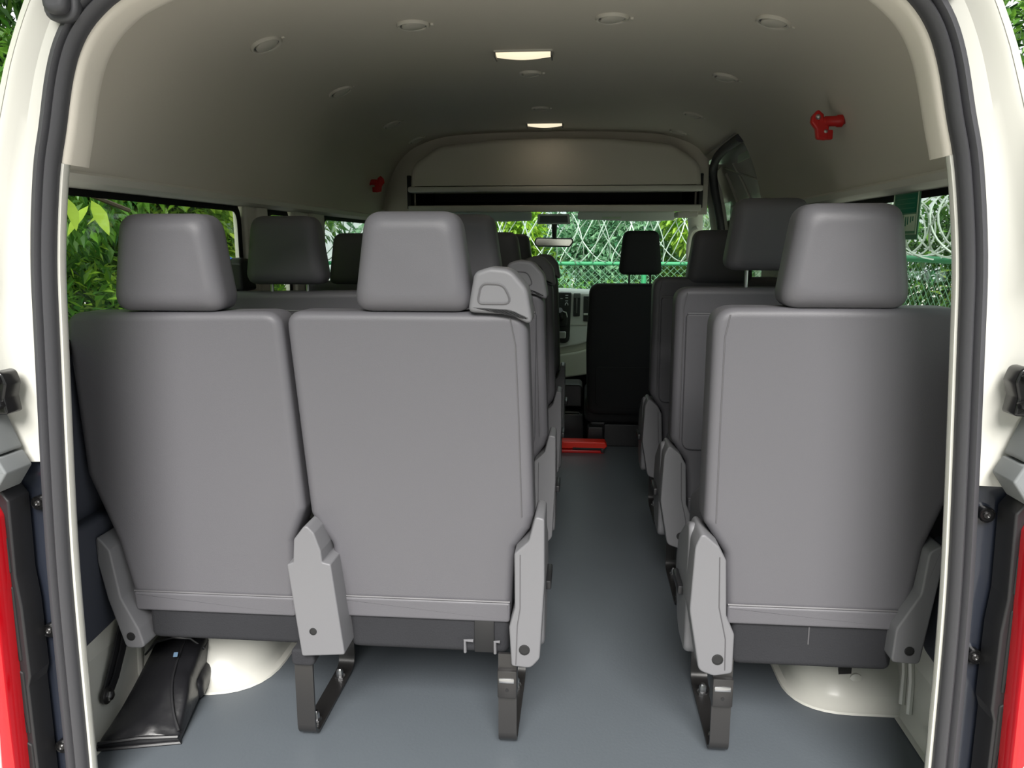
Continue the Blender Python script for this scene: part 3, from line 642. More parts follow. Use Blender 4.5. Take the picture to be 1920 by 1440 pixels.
# --- cab seats
def cab_seat(cx, label):
    r = tag(empty('cab_seat', (cx, 2.82, 0)), label, 'seat', 'cab seats')
    ol = [(-0.215, 0.18, 0.06), (0.215, 0.18, 0.06), (0.225, 0.55, 0.1), (0.212, 0.893, 0.06), (-0.212, 0.893, 0.06), (-0.225, 0.55, 0.1)]
    bm = bmesh.new(); pillow(bm, rpoly(ol, 7), 0.0, 0.15, 0.03, segs=5, fn=lean); b = link('backrest', bm, 'cab_fabric', r, angle=60)
    link('back_board', P([(-0.17, 0.22, 0.05), (0.17, 0.22, 0.05), (0.175, 0.45, 0.02), (-0.175, 0.45, 0.02)], -0.004, 0.02, 0.004, fn=lean), 'cab_fabric', b)
    o = headrest(r, 0.050, 0.942, 0.180, 0.226, 0.228); o.data.materials[0] = M['cab_fabric']
    for ch in o.children: ch.data.materials[0] = M['steel_black']
    bm = bmesh.new(); pillow(bm, rpoly([(-0.23, 0.08, 0.05), (0.23, 0.08, 0.05), (0.23, 0.58, 0.08), (-0.23, 0.58, 0.08)], 6), 0.12, 0.28, 0.04, 'XY', segs=4); link('seat_cushion', bm, 'cab_fabric', r)
    link('seat_base', P([(-0.20, -0.03, 0.01), (0.24, -0.03, 0.01), (0.24, 0.13, 0.02), (-0.20, 0.13, 0.02)], 0.10, 0.50, 0.01), 'black_plastic', r)
    link('rail_cover', P([(-0.21, 0.0, 0.01), (-0.125, 0.0, 0.01), (-0.125, 0.115, 0.012), (-0.21, 0.115, 0.012)], 0.03, 0.14, 0.006), 'black_plastic', r)
    link('cross_member', P([(-0.12, 0.0, 0.004), (0.30, 0.0, 0.004), (0.30, 0.125, 0.01), (-0.12, 0.125, 0.01)], 0.06, 0.12, 0.004), 'black_plastic', r)
    return r
cab_seat(0.42, 'black front passenger seat in the cab with raised headrest on posts')
cab_seat(-0.42, 'black driver seat in the cab hidden behind the left bench seats')

# ================================================================== CAB
dash = thing('dashboard', 'pale dashboard with black centre stack ahead of the aisle', 'dashboard', (0, 3.66, 0), group=None)
def arc(x): return 0.10 * math.sin((x + 0.02) * 4)
link('dash_top', P([(-0.92, 0.70, 0.05), (0.92, 0.70, 0.05), (0.92, 0.755, 0.03), (0.2, 0.79, 0.1), (-0.2, 0.805, 0.1), (-0.92, 0.775, 0.03)], 0.02, 0.42, 0.02), 'dash_white', dash)
link('dash_face', P([(-0.92, 0.42, 0.05), (0.02, 0.455, 0.1), (0.15, 0.475, 0.1), (0.30, 0.52, 0.1), (0.92, 0.56, 0.05), (0.92, 0.76, 0.02), (0.2, 0.785, 0.05), (-0.2, 0.80, 0.05), (-0.92, 0.77, 0.02)], 0.0, 0.10, 0.012), 'dash_white', dash)
link('dash_recess_band', P([(-0.92, 0.38, 0.05), (0.02, 0.412, 0.1), (0.15, 0.43, 0.1), (0.30, 0.47, 0.1), (0.92, 0.50, 0.05), (0.92, 0.58, 0.05), (0.30, 0.53, 0.1), (0.15, 0.49, 0.1), (0.02, 0.47, 0.1), (-0.92, 0.44, 0.05)], 0.02, 0.12, 0.01), 'dash_beige', dash)  # beige band set back between dash face and lower dash
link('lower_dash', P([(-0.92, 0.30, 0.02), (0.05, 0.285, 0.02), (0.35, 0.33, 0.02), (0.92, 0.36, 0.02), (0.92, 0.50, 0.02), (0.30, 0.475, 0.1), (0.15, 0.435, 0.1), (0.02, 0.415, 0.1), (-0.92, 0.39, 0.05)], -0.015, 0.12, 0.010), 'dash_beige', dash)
link('dash_seam', T([(0.10, -0.002, 0.592), (0.3, -0.002, 0.594), (0.9, -0.002, 0.60)], 0.002, 5), 'dash_beige', dash)
stk = link('centre_stack', P([(-0.16, 0.495, 0.03), (0.095, 0.485, 0.04), (0.102, 0.79, 0.01), (-0.16, 0.795, 0.01)], -0.02, 0.05, 0.006), 'black_plastic', dash)
for z in (0.772, 0.757, 0.738, 0.752):
    link('stack_button', B(0.062 if z != 0.752 else 0.03, 0.080 if z != 0.752 else 0.046, -0.0225, -0.018, z - 0.002, z + 0.003, 0.001), 'screen_print', stk)
link('knob', T([(0.062, -0.022, 0.712), (0.064, -0.022, 0.724), (0.07, -0.022, 0.727), (0.078, -0.022, 0.724), (0.08, -0.022, 0.712)], 0.003, 6), 'screen_print', stk)
gear = link('gear_surround', P([(0.0, 0.585, 0.02), (0.078, 0.585, 0.02), (0.08, 0.675, 0.03), (0.0, 0.68, 0.03)], -0.028, 0.0, 0.006), 'black_plastic', dash)
link('chrome_trim', T([(0.0, -0.03, 0.672), (0.04, -0.03, 0.678), (0.07, -0.03, 0.668), (0.078, -0.03, 0.64)], 0.004, 6), 'silver', gear)
gl = link('gear_lever', T([(0.04, -0.03, 0.63), (0.035, -0.09, 0.655), (0.03, -0.13, 0.69)], [0.012, 0.014, 0.02], 10), 'black_plastic', dash)
link('switch_pod', P([(0.02, 0.515, 0.008), (0.07, 0.515, 0.008), (0.072, 0.555, 0.008), (0.02, 0.555, 0.008)], -0.03, 0.0, 0.005), 'silver', dash)
vn = link('air_vent', P([(0.115, 0.645, 0.004), (0.158, 0.645, 0.004), (0.160, 0.785, 0.006), (0.116, 0.785, 0.006)], -0.012, 0.02, 0.004), 'dark', dash)
link('vent_blade', B(0.1355, 0.1385, -0.015, -0.008, 0.665, 0.755, 0.001), 'silver', vn)
link('vent_cap', B(0.116, 0.159, -0.0145, -0.004, 0.757, 0.785, 0.002), 'rubber_grey', vn)
pp = link('side_panel', P([(0.180, 0.615, 0.004), (0.36, 0.615, 0.004), (0.36, 0.768, 0.004), (0.180, 0.768, 0.004)], -0.010, 0.02, 0.004), 'black_plastic', dash)
link('panel_strip', B(0.181, 0.36, -0.0125, -0.006, 0.652, 0.664, 0.002), 'dash_white', pp)
def shear(o, k=0.75, z0=0.60):
    for v in o.data.vertices: v.co.y += (v.co.z - z0) * k
    for c in o.children: shear(c, k, z0)
for o_ in dash.children: shear(o_)
# steering wheel, hidden behind seats but part of the cab
sw = thing('steering_wheel', 'dark steering wheel on the left of the dashboard', 'steering wheel', (-0.42, 3.45, 0.72))
link('rim', T([(0.18 * math.cos(a), -0.10 * math.sin(a) * 0.5, 0.16 * math.sin(a)) for a in [2 * PI * k / 28 for k in range(28)]], 0.014, 8, closed=True), 'black_plastic', sw)
link('hub', L((0, -0.01, 0), (0, -1, -0.3), [(0.06, -0.2), (0.07, -0.02), (0.065, 0.01), (0.04, 0.02)], 16), 'black_plastic', sw)
for a in (0, PI, -PI / 2): link('spoke', T([(0, -0.01, 0), (0.175 * math.cos(a), -0.05 * math.sin(a), 0.155 * math.sin(a))], 0.012, 8), 'black_plastic', sw)
# low console box between the cab seats
cb = thing('console_box', 'low black console box between the cab seats with a silver line', 'console', (0.06, 3.02, 0))
link('body', B(-0.14, 0.13, 0.0, 0.30, -0.19, 0.145, 0.012), 'black_plastic', cb)
link('silver_trim', T([(-0.13, -0.006, 0.145), (0.10, -0.006, 0.145), (0.108, -0.006, 0.152), (0.10, -0.006, 0.160), (-0.13, -0.006, 0.160)], 0.003, 6), 'silver', cb)
link('lid', P([(-0.13, 0.165, 0.01), (0.12, 0.165, 0.01), (0.12, 0.30, 0.03), (-0.13, 0.30, 0.03)], 0.10, 0.30, 0.01), 'black_plastic', cb)
# rear-view mirror, map console, visors
mr = thing('rear_view_mirror', 'rear-view mirror with glass tinted for a warm reflection hanging at the windscreen', 'mirror', (-0.008, 3.56, 1.11))
hsg = rpoly([(-0.115, -0.025, 0.02), (0.10, -0.028, 0.02), (0.122, 0.004, 0.02), (0.112, 0.028, 0.015), (-0.112, 0.032, 0.02), (-0.124, 0.004, 0.02)], 6)
bm = bmesh.new(); pillow(bm, hsg, -0.005, 0.03, 0.012); link('housing', bm, 'black_plastic', mr)
bm = bmesh.new(); pillow(bm, inset(hsg, 0.007), -0.0085, 0.0, 0.002, segs=2); link('glass', bm, 'mirror_back', mr)
link('stem', T([(0.0, 0.02, 0.02), (0.0, 0.03, 0.08), (0.0, 0.03, 0.135)], [0.012, 0.016, 0.020], 10), 'black_plastic', mr)
mc = thing('map_light_console', 'grey map light console above the rear-view mirror', 'light console', (-0.008, 3.53, 1.25))
link('body', P([(-0.105, -0.028, 0.008), (0.10, -0.028, 0.008), (0.092, 0.032, 0.01), (-0.10, 0.032, 0.01)], 0.0, 0.06, 0.006), 'visor', mc)
link('lens', P([(-0.09, -0.02, 0.004), (0.085, -0.02, 0.004), (0.08, 0.02, 0.004), (-0.085, 0.02, 0.004)], -0.003, 0.01, 0.002), 'rubber_grey', mc)
for x0, x1, lab in ((-0.66, -0.145, 'folded sun visor left of the map light console'), (0.135, 0.72, 'folded sun visor right of the map light console')):
    v = thing('sun_visor', lab, 'sun visor', ((x0 + x1) / 2, 3.52, 1.27), group='sun visors'); h = (x1 - x0) / 2
    link('board', P([(-h, -0.022, 0.015), (h * 0.3, -0.034, 0.02), (h, -0.028, 0.015), (h, 0.025, 0.015), (-h, 0.025, 0.015)], 0.0, 0.022, 0.009), 'visor', v)
    link('label', B(-h * 0.5, -h * 0.1, -0.002, 0.002, -0.018, -0.006, 0.0005), 'sticker_pale', v)

# ================================================================== CEILING FITTINGS
def ceil_z(x):
    x = abs(x)
    for a, b in zip(half, half[1:]):
        if b.x <= x <= a.x: return a.y + (b.y - a.y) * (a.x - x) / (a.x - b.x), Vector((b.x - a.x, b.y - a.y))
    return 1.67, Vector((-1, 0))
def cvent(x, y, label, r=0.043):
    z, t = ceil_z(x); n = Vector((0, 0, -1)); ang = math.atan2(t.y, -t.x) if x else 0
    o = thing('ceiling_vent', label, 'air vent', (x, y, z - 0.001), group='round ceiling air vents')
    o.rotation_euler = (0, ang * (1 if x > 0 else -1), 0)
    link('bezel', L((0, 0, 0), (0, 0, -1), [(r, -0.006), (r, 0.003), (r * 0.93, 0.007), (r * 0.82, 0.006), (r * 0.80, 0.0)], 28), 'vent', o)
    link('dark_groove', L((0, 0, 0), (0, 0, -1), [(r * 0.80, 0), (r * 0.80, 0.0015)], 28), 'rubber_grey', o)
    link('flap', L((0.002, 0, 0), (0.12, 0, -1), [(r * 0.74, 0.0), (r * 0.74, 0.004), (r * 0.6, 0.007)], 28), 'vent', o)
    link('tab', B(r + 0.003, r + 0.011, -0.004, 0.004, -0.005, 0.002, 0.001), 'vent', o)
    return o
order = ['nearest', 'second', 'third', 'farthest']
for i, y in enumerate((0.79, 1.43, 2.17, 2.68)):
    cvent(-0.672, y, '%s round vent in the left ceiling row' % order[i]); cvent(0.618, y - 0.03, '%s round vent in the right ceiling row' % order[i])
cvent(-0.287, 0.826, 'round ceiling vent near the rear opening, left of the lamp'); cvent(0.229, 0.813, 'round ceiling vent near the rear opening, right of the lamp')
cvent(-0.02, 1.452, 'round centre ceiling vent just ahead of the rear lamp', 0.038); cvent(-0.022, 2.137, 'round centre ceiling vent just behind the front lamp', 0.038)
cvent(-0.022, 2.705, 'small dark centre vent by the bulkhead top', 0.032)
def clamp(x, y, label):
    o = thing('ceiling_lamp', label, 'lamp', (x, y, 1.669), group='lit ceiling lamps')
    link('bezel', P([(-0.09, -0.036, 0.01), (0.09, -0.036, 0.01), (0.09, 0.036, 0.01), (-0.09, 0.036, 0.01)], -0.006, 0.004, 0.003, 'XY'), 'vent', o)
    rows = []
    for k in range(13):
        u = -1 + 2 * k / 12; h = 0.007 + 0.009 * math.cos(u * PI / 2)
        rows.append([(0.082 * u, 0.033 * math.cos(a), -0.004 - h * math.sin(a)) for a in [PI * j / 8 for j in range(9)]])
    link('lens', grid(rows), 'lamp', o)
    for s in (-1, 1): link('end_cap', P([(-0.034, -0.019, 0.01), (0.034, -0.019, 0.01), (0.034, -0.003, 0.002), (-0.034, -0.003, 0.002)], min(s * 0.082, s * 0.087), max(s * 0.082, s * 0.087), 0.002, 'YZ', segs=2), 'lamp_end', o)
    d = D.lights.new('lamp_light', 'AREA'); d.shape = 'RECTANGLE'; d.size = 0.14; d.size_y = 0.05; d.energy = 0.05; d.color = (1, 0.85, 0.65)
    lo = D.objects.new('lamp_light', d); C.objects.link(lo); lo.parent = o; lo.location = (0, 0, -0.035)
    return o
clamp(-0.022, 1.165, 'lit warm ceiling lamp nearest the rear opening'); clamp(-0.022, 2.56, 'lit warm ceiling lamp near the bulkhead')
# ================================================================== SMALL THINGS
def hammer(loc, rot, label, sc=1.0):
    o = thing('emergency_hammer', label, 'emergency hammer', loc, group='red emergency hammers'); o.rotation_euler = rot; o.scale = (sc,) * 3
    # local: x towards the roof, z up
    link('handle', P([(-0.048, -0.040, 0.008), (-0.012, -0.045, 0.012), (-0.012, 0.0, 0.01), (-0.028, 0.018, 0.01), (-0.030, 0.035, 0.006), (-0.048, 0.050, 0.004), (-0.066, 0.030, 0.010), (-0.068, 0.010, 0.008), (-0.052, -0.01, 0.02)], -0.012, 0.012, 0.006), 'red_plastic', o)
    link('foot', B(-0.03, 0.002, -0.010, 0.010, -0.042, -0.012, 0.004), 'red_plastic', o)
    link('holder', L((-0.03, 0, 0.014), (1, 0, 0.02), [(0.011, 0), (0.016, 0.006), (0.016, 0.04), (0.019, 0.044), (0.019, 0.058), (0.010, 0.066), (0.010, 0.10)], 16), 'red_plastic', o)
    link('tip', L((-0.048, -0.012, 0.026), (0, -1, 0), [(0.009, 0), (0.007, 0.004), (0.003, 0.008), (0, 0.009)], 10), 'steel', o)
    link('pin', L((-0.022, -0.010, -0.018), (0, -1, 0.2), [(0.006, 0), (0.006, 0.004), (0.002, 0.008)], 8), 'steel', o)
    return o
hammer((0.825, 0.93, 1.412), (0, 0.0, 0), 'red emergency hammer on the right headliner above the window', 0.85)
hammer((-0.855, 2.50, 1.385), (0, 0, PI), 'small red emergency hammer far along the left headliner', 0.85)
# red triangle case on the floor
rb = thing('warning_triangle_case', 'bright red plastic case lying on the aisle floor by the cab', 'case', (0.13, 2.735, 0.0))
link('case', P([(-0.22, 0.022, 0.006), (0.165, 0.022, 0.006), (0.185, 0.038, 0.010), (0.172, 0.062, 0.012), (-0.22, 0.062, 0.01)], -0.01, 0.07, 0.006), 'red_case', rb)
link('base_tray', B(-0.22, 0.168, -0.012, 0.07, 0.0, 0.016, 0.004), 'red_plastic', rb)
link('dark_slot', B(0.0, 0.162, -0.013, 0.02, 0.018, 0.030, 0.002), 'dark', rb)
link('latch', B(0.150, 0.170, -0.015, 0.01, 0.004, 0.028, 0.003), 'black_plastic', rb)
# black tool bag under the left rear seat
bag = thing('tool_bag', 'shiny black zipped tool bag on the floor under the left rear seat', 'bag', (-0.80, 0.17, 0), 0.24)
from mathutils import noise
secs = [(0.0, ((-0.092, 0.002), (-0.086, 0.018), (0.0, 0.024), (0.085, 0.018), (0.090, 0.002))), (0.02, ((-0.090, 0.0), (-0.078, 0.030), (0.02, 0.044), (0.084, 0.036), (0.092, 0.0))),
        (0.09, ((-0.080, 0.0), (-0.062, 0.050), (0.03, 0.082), (0.080, 0.074), (0.090, 0.0))), (0.17, ((-0.066, 0.0), (-0.045, 0.085), (0.034, 0.112), (0.084, 0.104), (0.092, 0.0))),
        (0.27, ((-0.055, 0.0), (-0.036, 0.110), (0.034, 0.126), (0.088, 0.116), (0.098, 0.0))), (0.38, ((-0.048, 0.0), (-0.030, 0.112), (0.038, 0.128), (0.092, 0.116), (0.102, 0.0))), (0.47, ((-0.03, 0.0), (-0.018, 0.085), (0.04, 0.10), (0.086, 0.090), (0.095, 0.0)))]
bb = bmesh.new(); prev = None
for y, sec in secs:
    vs = [bb.verts.new((x, y, max(z, 0.001))) for x, z in sec]
    if prev:
        for i in range(5): bb.faces.new((prev[i - 1], prev[i], vs[i], vs[i - 1]))
    else: bb.faces.new(vs[::-1])
    prev = vs
bb.faces.new(prev)
bmesh.ops.subdivide_edges(bb, edges=bb.edges[:], cuts=5, use_grid_fill=True)
for _ in range(3): bmesh.ops.smooth_vert(bb, verts=bb.verts[:], factor=0.4, use_axis_x=True, use_axis_y=True, use_axis_z=True)
for v in bb.verts:
    n = noise.noise(Vector((v.co.x * 14 + v.co.y * 9, v.co.y * 7, v.co.z * 10))) * 0.010 + noise.noise(v.co * 45) * 0.003
    v.co.x += n * 0.5; v.co.z = max(0.001, v.co.z + (n if v.co.z > 0.02 else 0))
link('bag_body', bb, 'nylon', bag, angle=80)
link('piping', T([(x, -0.003, z) for x, z in ((-0.09, 0.004), (-0.085, 0.019), (0.0, 0.024), (0.082, 0.019), (0.088, 0.004), (0.0, 0.004))], 0.004, 6, closed=True), 'black_plastic', bag)
link('side_pocket', P([(0.035, 0.13, 0.02), (0.10, 0.16, 0.02), (0.115, 0.40, 0.03), (0.05, 0.42, 0.02)], 0.002, 0.06, 0.02, 'XY'), 'nylon', bag)
link('side_piping', T(catmull([(0.080, 0.01, 0.024), (0.060, 0.05, 0.058), (0.045, 0.12, 0.095), (0.045, 0.24, 0.122), (0.05, 0.42, 0.12)], 5), 0.0035, 6), 'black_plastic', bag)
tp = link('top_flap', grid([[(x, y, z) for x, z in ((-0.05, 0.095), (-0.02, 0.128), (0.02, 0.137), (0.06, 0.130), (0.092, 0.10))] for y in (0.235, 0.25, 0.34, 0.43)]), 'nylon', bag)
link('flap_edge', T([(-0.05, 0.234, 0.096), (-0.02, 0.232, 0.129), (0.02, 0.231, 0.138), (0.06, 0.232, 0.131), (0.092, 0.234, 0.10)], 0.003, 6), 'black_plastic', tp)
link('carry_handle', T(catmull([(0.0, 0.26, 0.137), (0.03, 0.25, 0.16), (0.075, 0.28, 0.155), (0.095, 0.31, 0.12)], 6), 0.009, 8), 'nylon', bag)
M['logo'] = mat('logo', (0.12, 0.20, 0.30), 0.5)
mk = link('logo_patch', P([(0.028, 0.0, 0.001), (0.038, 0.0, 0.001), (0.038, 0.012, 0.001), (0.028, 0.012, 0.001)], -0.001, 0.001, 0.0004, segs=1), 'logo', bag); mk.location = (0.008, 0.163, 0.122); mk.rotation_euler = (-1.0, 0, 0)
# lap belt with anchor on the white metal at the left
sb = thing('seat_belt_anchor', 'black seat belt webbing bolted to white metal left of the bag', 'seat belt', (-0.935, 0.26, 0.0))
link('webbing', strip(bmesh.new(), [(0.10, 0.25), (0.06, 0.19), (0.03, 0.14), (-0.01, 0.085)], 0.005, 0.010, 0.026), 'nylon', sb)
link('webbing_fold', strip(bmesh.new(), [(0.07, 0.185), (0.055, 0.15), (0.02, 0.10), (-0.005, 0.078)], 0.012, 0.016, 0.022), 'black_plastic', sb)
link('anchor_plate', L((0.006, -0.005, 0.066), (1, 0, 0), [(0.020, 0), (0.020, 0.008), (0.016, 0.011)], 18), 'steel_black', sb)
link('bolt', L((0.014, -0.005, 0.066), (1, 0, 0), [(0.012, 0), (0.012, 0.009), (0.007, 0.012)], 6), 'steel', sb)
# belt retractor beside the left pillar
rt = thing('belt_guide', 'black shoulder belt guide at the pillar between the left windows', 'belt guide', (-0.925, 1.06, 0.955))
link('guide', P([(-0.035, 0.0, 0.01), (0.075, 0.0, 0.01), (0.06, 0.045, 0.02), (0.035, 0.10, 0.02), (-0.02, 0.105, 0.02), (-0.035, 0.085, 0.01)], 0.0, 0.045, 0.010, 'YZ'), 'black_plastic', rt)
link('webbing', B(0.01, 0.016, -0.02, 0.03, -0.30, 0.02, 0.001), 'nylon', rt)
# green printed sticker on the right rear window
sk = thing('window_sticker', 'green printed notice sticker on the right rear window', 'sticker', (0.921, 0.64, 1.172)); sk.scale = (1, 0.80, 0.72)
link('sheet', P([(-0.095, -0.085, 0.004), (0.095, -0.085, 0.004), (0.095, 0.078, 0.004), (-0.095, 0.078, 0.004)], -0.001, 0.001, 0.0004, 'YZ', segs=1), 'sticker_mid', sk)
link('border', T([(-0.0015, y, z) for y, z in ((-0.085, -0.068), (0.088, -0.068), (0.088, 0.070), (-0.085, 0.070))], 0.0018, 4, closed=True), 'sticker_pale', sk)
link('upper_panel', B(-0.0022, -0.001, -0.075, 0.075, 0.0, 0.06, 0.0002), 'sticker_green', sk)
link('lower_panel', B(-0.0022, -0.001, -0.075, 0.005, -0.058, -0.005, 0.0002), 'sticker_pale', sk)
link('lower_panel', B(-0.0022, -0.001, 0.012, 0.075, -0.058, -0.005, 0.0002), 'sticker_pale', sk)
for y in (-0.06, -0.045, -0.025, -0.01): link('print_mark', B(-0.0028, -0.002, y - 0.003, y + 0.003, -0.045 + 0.3 * abs(y), -0.012, 0.0001), 'sticker_green', sk)
for z in (0.015, 0.03, 0.045): link('print_line', B(-0.0028, -0.002, -0.065, 0.065, z - 0.001, z + 0.001, 0.0001), 'sticker_mid', sk)

# ================================================================== OUTSIDE
random.seed(11)
GZ = -0.78
def leaf_quad(bm, p, d, up, l, w):
    s = d.cross(up)
    if s.length < 1e-3: s = d.orthogonal()
    s.normalize(); n = s.cross(d).normalized()
    a = bm.verts.new(p); b = bm.verts.new(p + d * l * 0.45 + s * w / 2 + n * w * 0.12); c = bm.verts.new(p + d * l - n * l * 0.12); e = bm.verts.new(p + d * l * 0.45 - s * w / 2 + n * w * 0.12)
    bm.faces.new((a, b, c)); bm.faces.new((a, c, e))
def rv(): 
    while True:
        v = Vector((random.uniform(-1, 1), random.uniform(-1, 1), random.uniform(-1, 1)))
        if 0.05 < v.length < 1: return v
def foliage(name, blobs, n, ln, m, parent, droop=0.3, wr_=0.42):
    bm = bmesh.new(); tot = sum(b[1] ** 2 for b in blobs)
    for c, r in blobs:
        c = Vector(c)
        for _ in range(int(n * r * r / tot)):
            v = rv(); v = v.normalized() * (v.length ** 0.5)
            p = c + v * r
            if p.z < GZ + 0.02: continue
            d = (rv() + v * 0.7 + Vector((0, 0, -droop))).normalized()
            l = ln * random.uniform(0.6, 1.3)
            leaf_quad(bm, p, d, Vector((random.uniform(-.5, .5), random.uniform(-.5, .5), 1)), l, l * wr_)
    o = link(name, bm, m, parent, smooth=False); o['kind'] = 'stuff'; return o
def tree(name, label, loc, h, rad, n, ln, m, cat='tree', group='trees around the van', zlo=0.25, branches=5, trunk=0.06, m2=None, droop=0.3):
    t = thing(name, label, cat, (loc[0], loc[1], GZ), group=group)
    base = Vector((0, 0, 0)); top = Vector((random.uniform(-.2, .2), random.uniform(-.2, .2), h * 0.85))
    link('trunk', T(catmull([base, base.lerp(top, 0.35) + Vector((random.uniform(-.1, .1), random.uniform(-.1, .1), 0)), top], 4), [trunk * (1 - 0.7 * k / 8) for k in range(9)], 7), 'bark', t)
    blobs = []
    for k in range(branches):
        a = 2 * PI * k / branches + random.uniform(-.4, .4); z = h * (zlo + (0.95 - zlo) * random.random()); rr = rad * random.uniform(0.35, 0.75)
        e = Vector((rr * math.cos(a), rr * math.sin(a), z)); s0 = base.lerp(top, max(0.1, z / h * 0.75))
        link('branch', T([s0, s0.lerp(e, 0.5) + Vector((0, 0, 0.08)), e], [trunk * 0.4, trunk * 0.28, trunk * 0.12], 5), 'bark', t)
        blobs.append((e, rad * random.uniform(0.40, 0.62)))
    for k in range(branches):
        a = random.uniform(0, 2 * PI); z = h * random.uniform(zlo, 1.0); rr = rad * random.uniform(0.1, 0.7)
        blobs.append((Vector((rr * math.cos(a), rr * math.sin(a), z)), rad * random.uniform(0.35, 0.55)))
    bm_blobs = [((b.x, b.y, b.z + GZ), r) for b, r in blobs]
    f = foliage('foliage', bm_blobs, n, ln, m, t, droop); f.location = (0, 0, -GZ)
    if m2:
        f2 = foliage('second_foliage', [(c, r * 1.05) for c, r in bm_blobs[: len(bm_blobs) // 2]], n // 3, ln, m2, t, droop); f2.location = (0, 0, -GZ)  # second leaf layer over half of the clumps, own leaf material
    return t
# left side
tree('leafy_shrub', 'bright green bushy shrub outside the left rear window', (-2.7, 1.9), 2.3, 0.95, 16000, 0.065, 'leaf_mid', 'shrub', 'plants left of the van', 0.15, m2='leaf_bright')
tree('broadleaf_tree', 'dark branching tree behind the shrub on the left', (-3.9, 2.6), 4.2, 1.7, 18000, 0.09, 'leaf_dark', 'tree', 'plants left of the van', 0.2, 8, 0.10, m2='leaf_mid')
tree('broadleaf_tree', 'light green tree seen past the left rear pillar', (-3.0, 0.2), 4.6, 1.4, 14000, 0.10, 'leaf_mid', 'tree', 'plants left of the van', 0.35, 7, 0.08, m2='leaf_yellow')
tree('leafy_shrub', 'tall pale green shrub beside the middle left windows', (-2.7, 4.2), 2.9, 1.05, 11000, 0.10, 'leaf_bright', 'shrub', 'plants left of the van', 0.1, m2='leaf_yellow')
tree('broadleaf_tree', 'green tree ahead of the van on the left', (-3.4, 6.4), 3.6, 1.6, 11000, 0.13, 'leaf_mid', 'tree', 'plants left of the van', 0.15, 7, 0.10, m2='leaf_blue')
tree('broadleaf_tree', 'large dark tree at the back on the left', (-5.2, 4.2), 5.5, 2.6, 15000, 0.19, 'leaf_dark', 'tree', 'plants left of the van', 0.05, 11, 0.14, m2='leaf_mid')
tree('broadleaf_tree', 'dense dark tree far left near the rear of the van', (-5.4, 0.4), 5.5, 2.6, 14000, 0.18, 'leaf_dark', 'tree', 'plants left of the van', 0.05, 10, 0.14, m2='leaf_bright')
# a near branch with large leaves at the upper left of the window
nb = thing('leafy_branch', 'overhanging branch with large yellow-green leaves at the left window top', 'branch', (-1.72, 1.28, 1.42))
link('twig', T(catmull([(-0.5, 0.1, 0.15), (-0.1, 0.0, 0.0), (0.15, -0.05, -0.12), (0.25, 0.15, -0.2)], 5), 0.008, 6), 'bark', nb)
lb = bmesh.new(); vs = []
for u, w in ((0, 0.0), (0.2, 0.30), (0.45, 0.42), (0.7, 0.30), (0.9, 0.12), (1.0, 0.0)):
    vs.append([lb.verts.new((-w / 2, u, -0.15 * u * u + 0.05 * w)), lb.verts.new((0, u, -0.15 * u * u)), lb.verts.new((w / 2, u, -0.15 * u * u + 0.05 * w))])
for a, b in zip(vs, vs[1:]):
    lb.faces.new((a[0], a[1], b[1], b[0])); lb.faces.new((a[1], a[2], b[2], b[1]))
bmesh.ops.remove_doubles(lb, verts=lb.verts[:], dist=1e-5)
l0 = link('leaf', lb, 'leaf_yellow', nb)
tw = catmull([(-0.3, 0.1, 0.1), (-0.1, 0.0, 0.0), (0.15, -0.05, -0.12), (0.25, 0.15, -0.2)], 8)
for k in range(34):
    o = l0 if k == 0 else l0.copy()
    if k: C.objects.link(o); o.parent = nb
    p = tw[k % len(tw)]; o.location = p + Vector((random.uniform(-.10, .10), random.uniform(-.45, .20), random.uniform(-.05, .06)))
    sc = random.uniform(0.07, 0.13); o.scale = (sc, sc, sc)
    o.rotation_euler = (random.uniform(-1.2, -0.3), random.uniform(-.6, .6), random.uniform(0, 2 * PI))
bl = tag(link('blue_object', L((0, 0, 0), (0, 0, 1), [(0.25, 0), (0.27, 0.05), (0.27, 0.75), (0.29, 0.78), (0.27, 0.81), (0.27, 1.62), (0.24, 1.76), (0.10, 1.84), (0, 1.85)], 24), 'blue'), 'bright blue rounded object outside behind the left rear headrest', 'tank'); bl.location = (-1.86, 2.72, GZ)  # rounded stand-in for a small unidentified patch of blue
# right side
tree('broadleaf_tree', 'green tree with dark trunk behind the right fence', (4.3, 4.6), 3.6, 1.6, 16000, 0.10, 'leaf_mid', 'tree', 'plants behind the fence', 0.2, 8, 0.11, m2='leaf_yellow')
tree('broadleaf_tree', 'tall tree at the right of the van rear', (4.1, 2.2), 4.2, 1.5, 15000, 0.10, 'leaf_mid', 'tree', 'plants behind the fence', 0.3, 7, 0.10, m2='leaf_bright')
tree('broadleaf_tree', 'dark spreading tree far behind the right fence', (6.2, 6.2), 4.4, 2.6, 18000, 0.15, 'leaf_dark', 'tree', 'plants behind the fence', 0.05, 11, 0.15, m2='leaf_mid')
tree('leafy_shrub', 'low shrub growing against the right chain-link fence', (3.45, 3.6), 1.8, 0.8, 9000, 0.075, 'leaf_mid', 'shrub', 'plants behind the fence', 0.1, m2='leaf_bright')
tree('leafy_shrub', 'second low shrub farther along the right fence', (3.5, 5.4), 1.9, 0.9, 9000, 0.08, 'leaf_dark', 'shrub', 'plants behind the fence', 0.1, m2='leaf_mid')
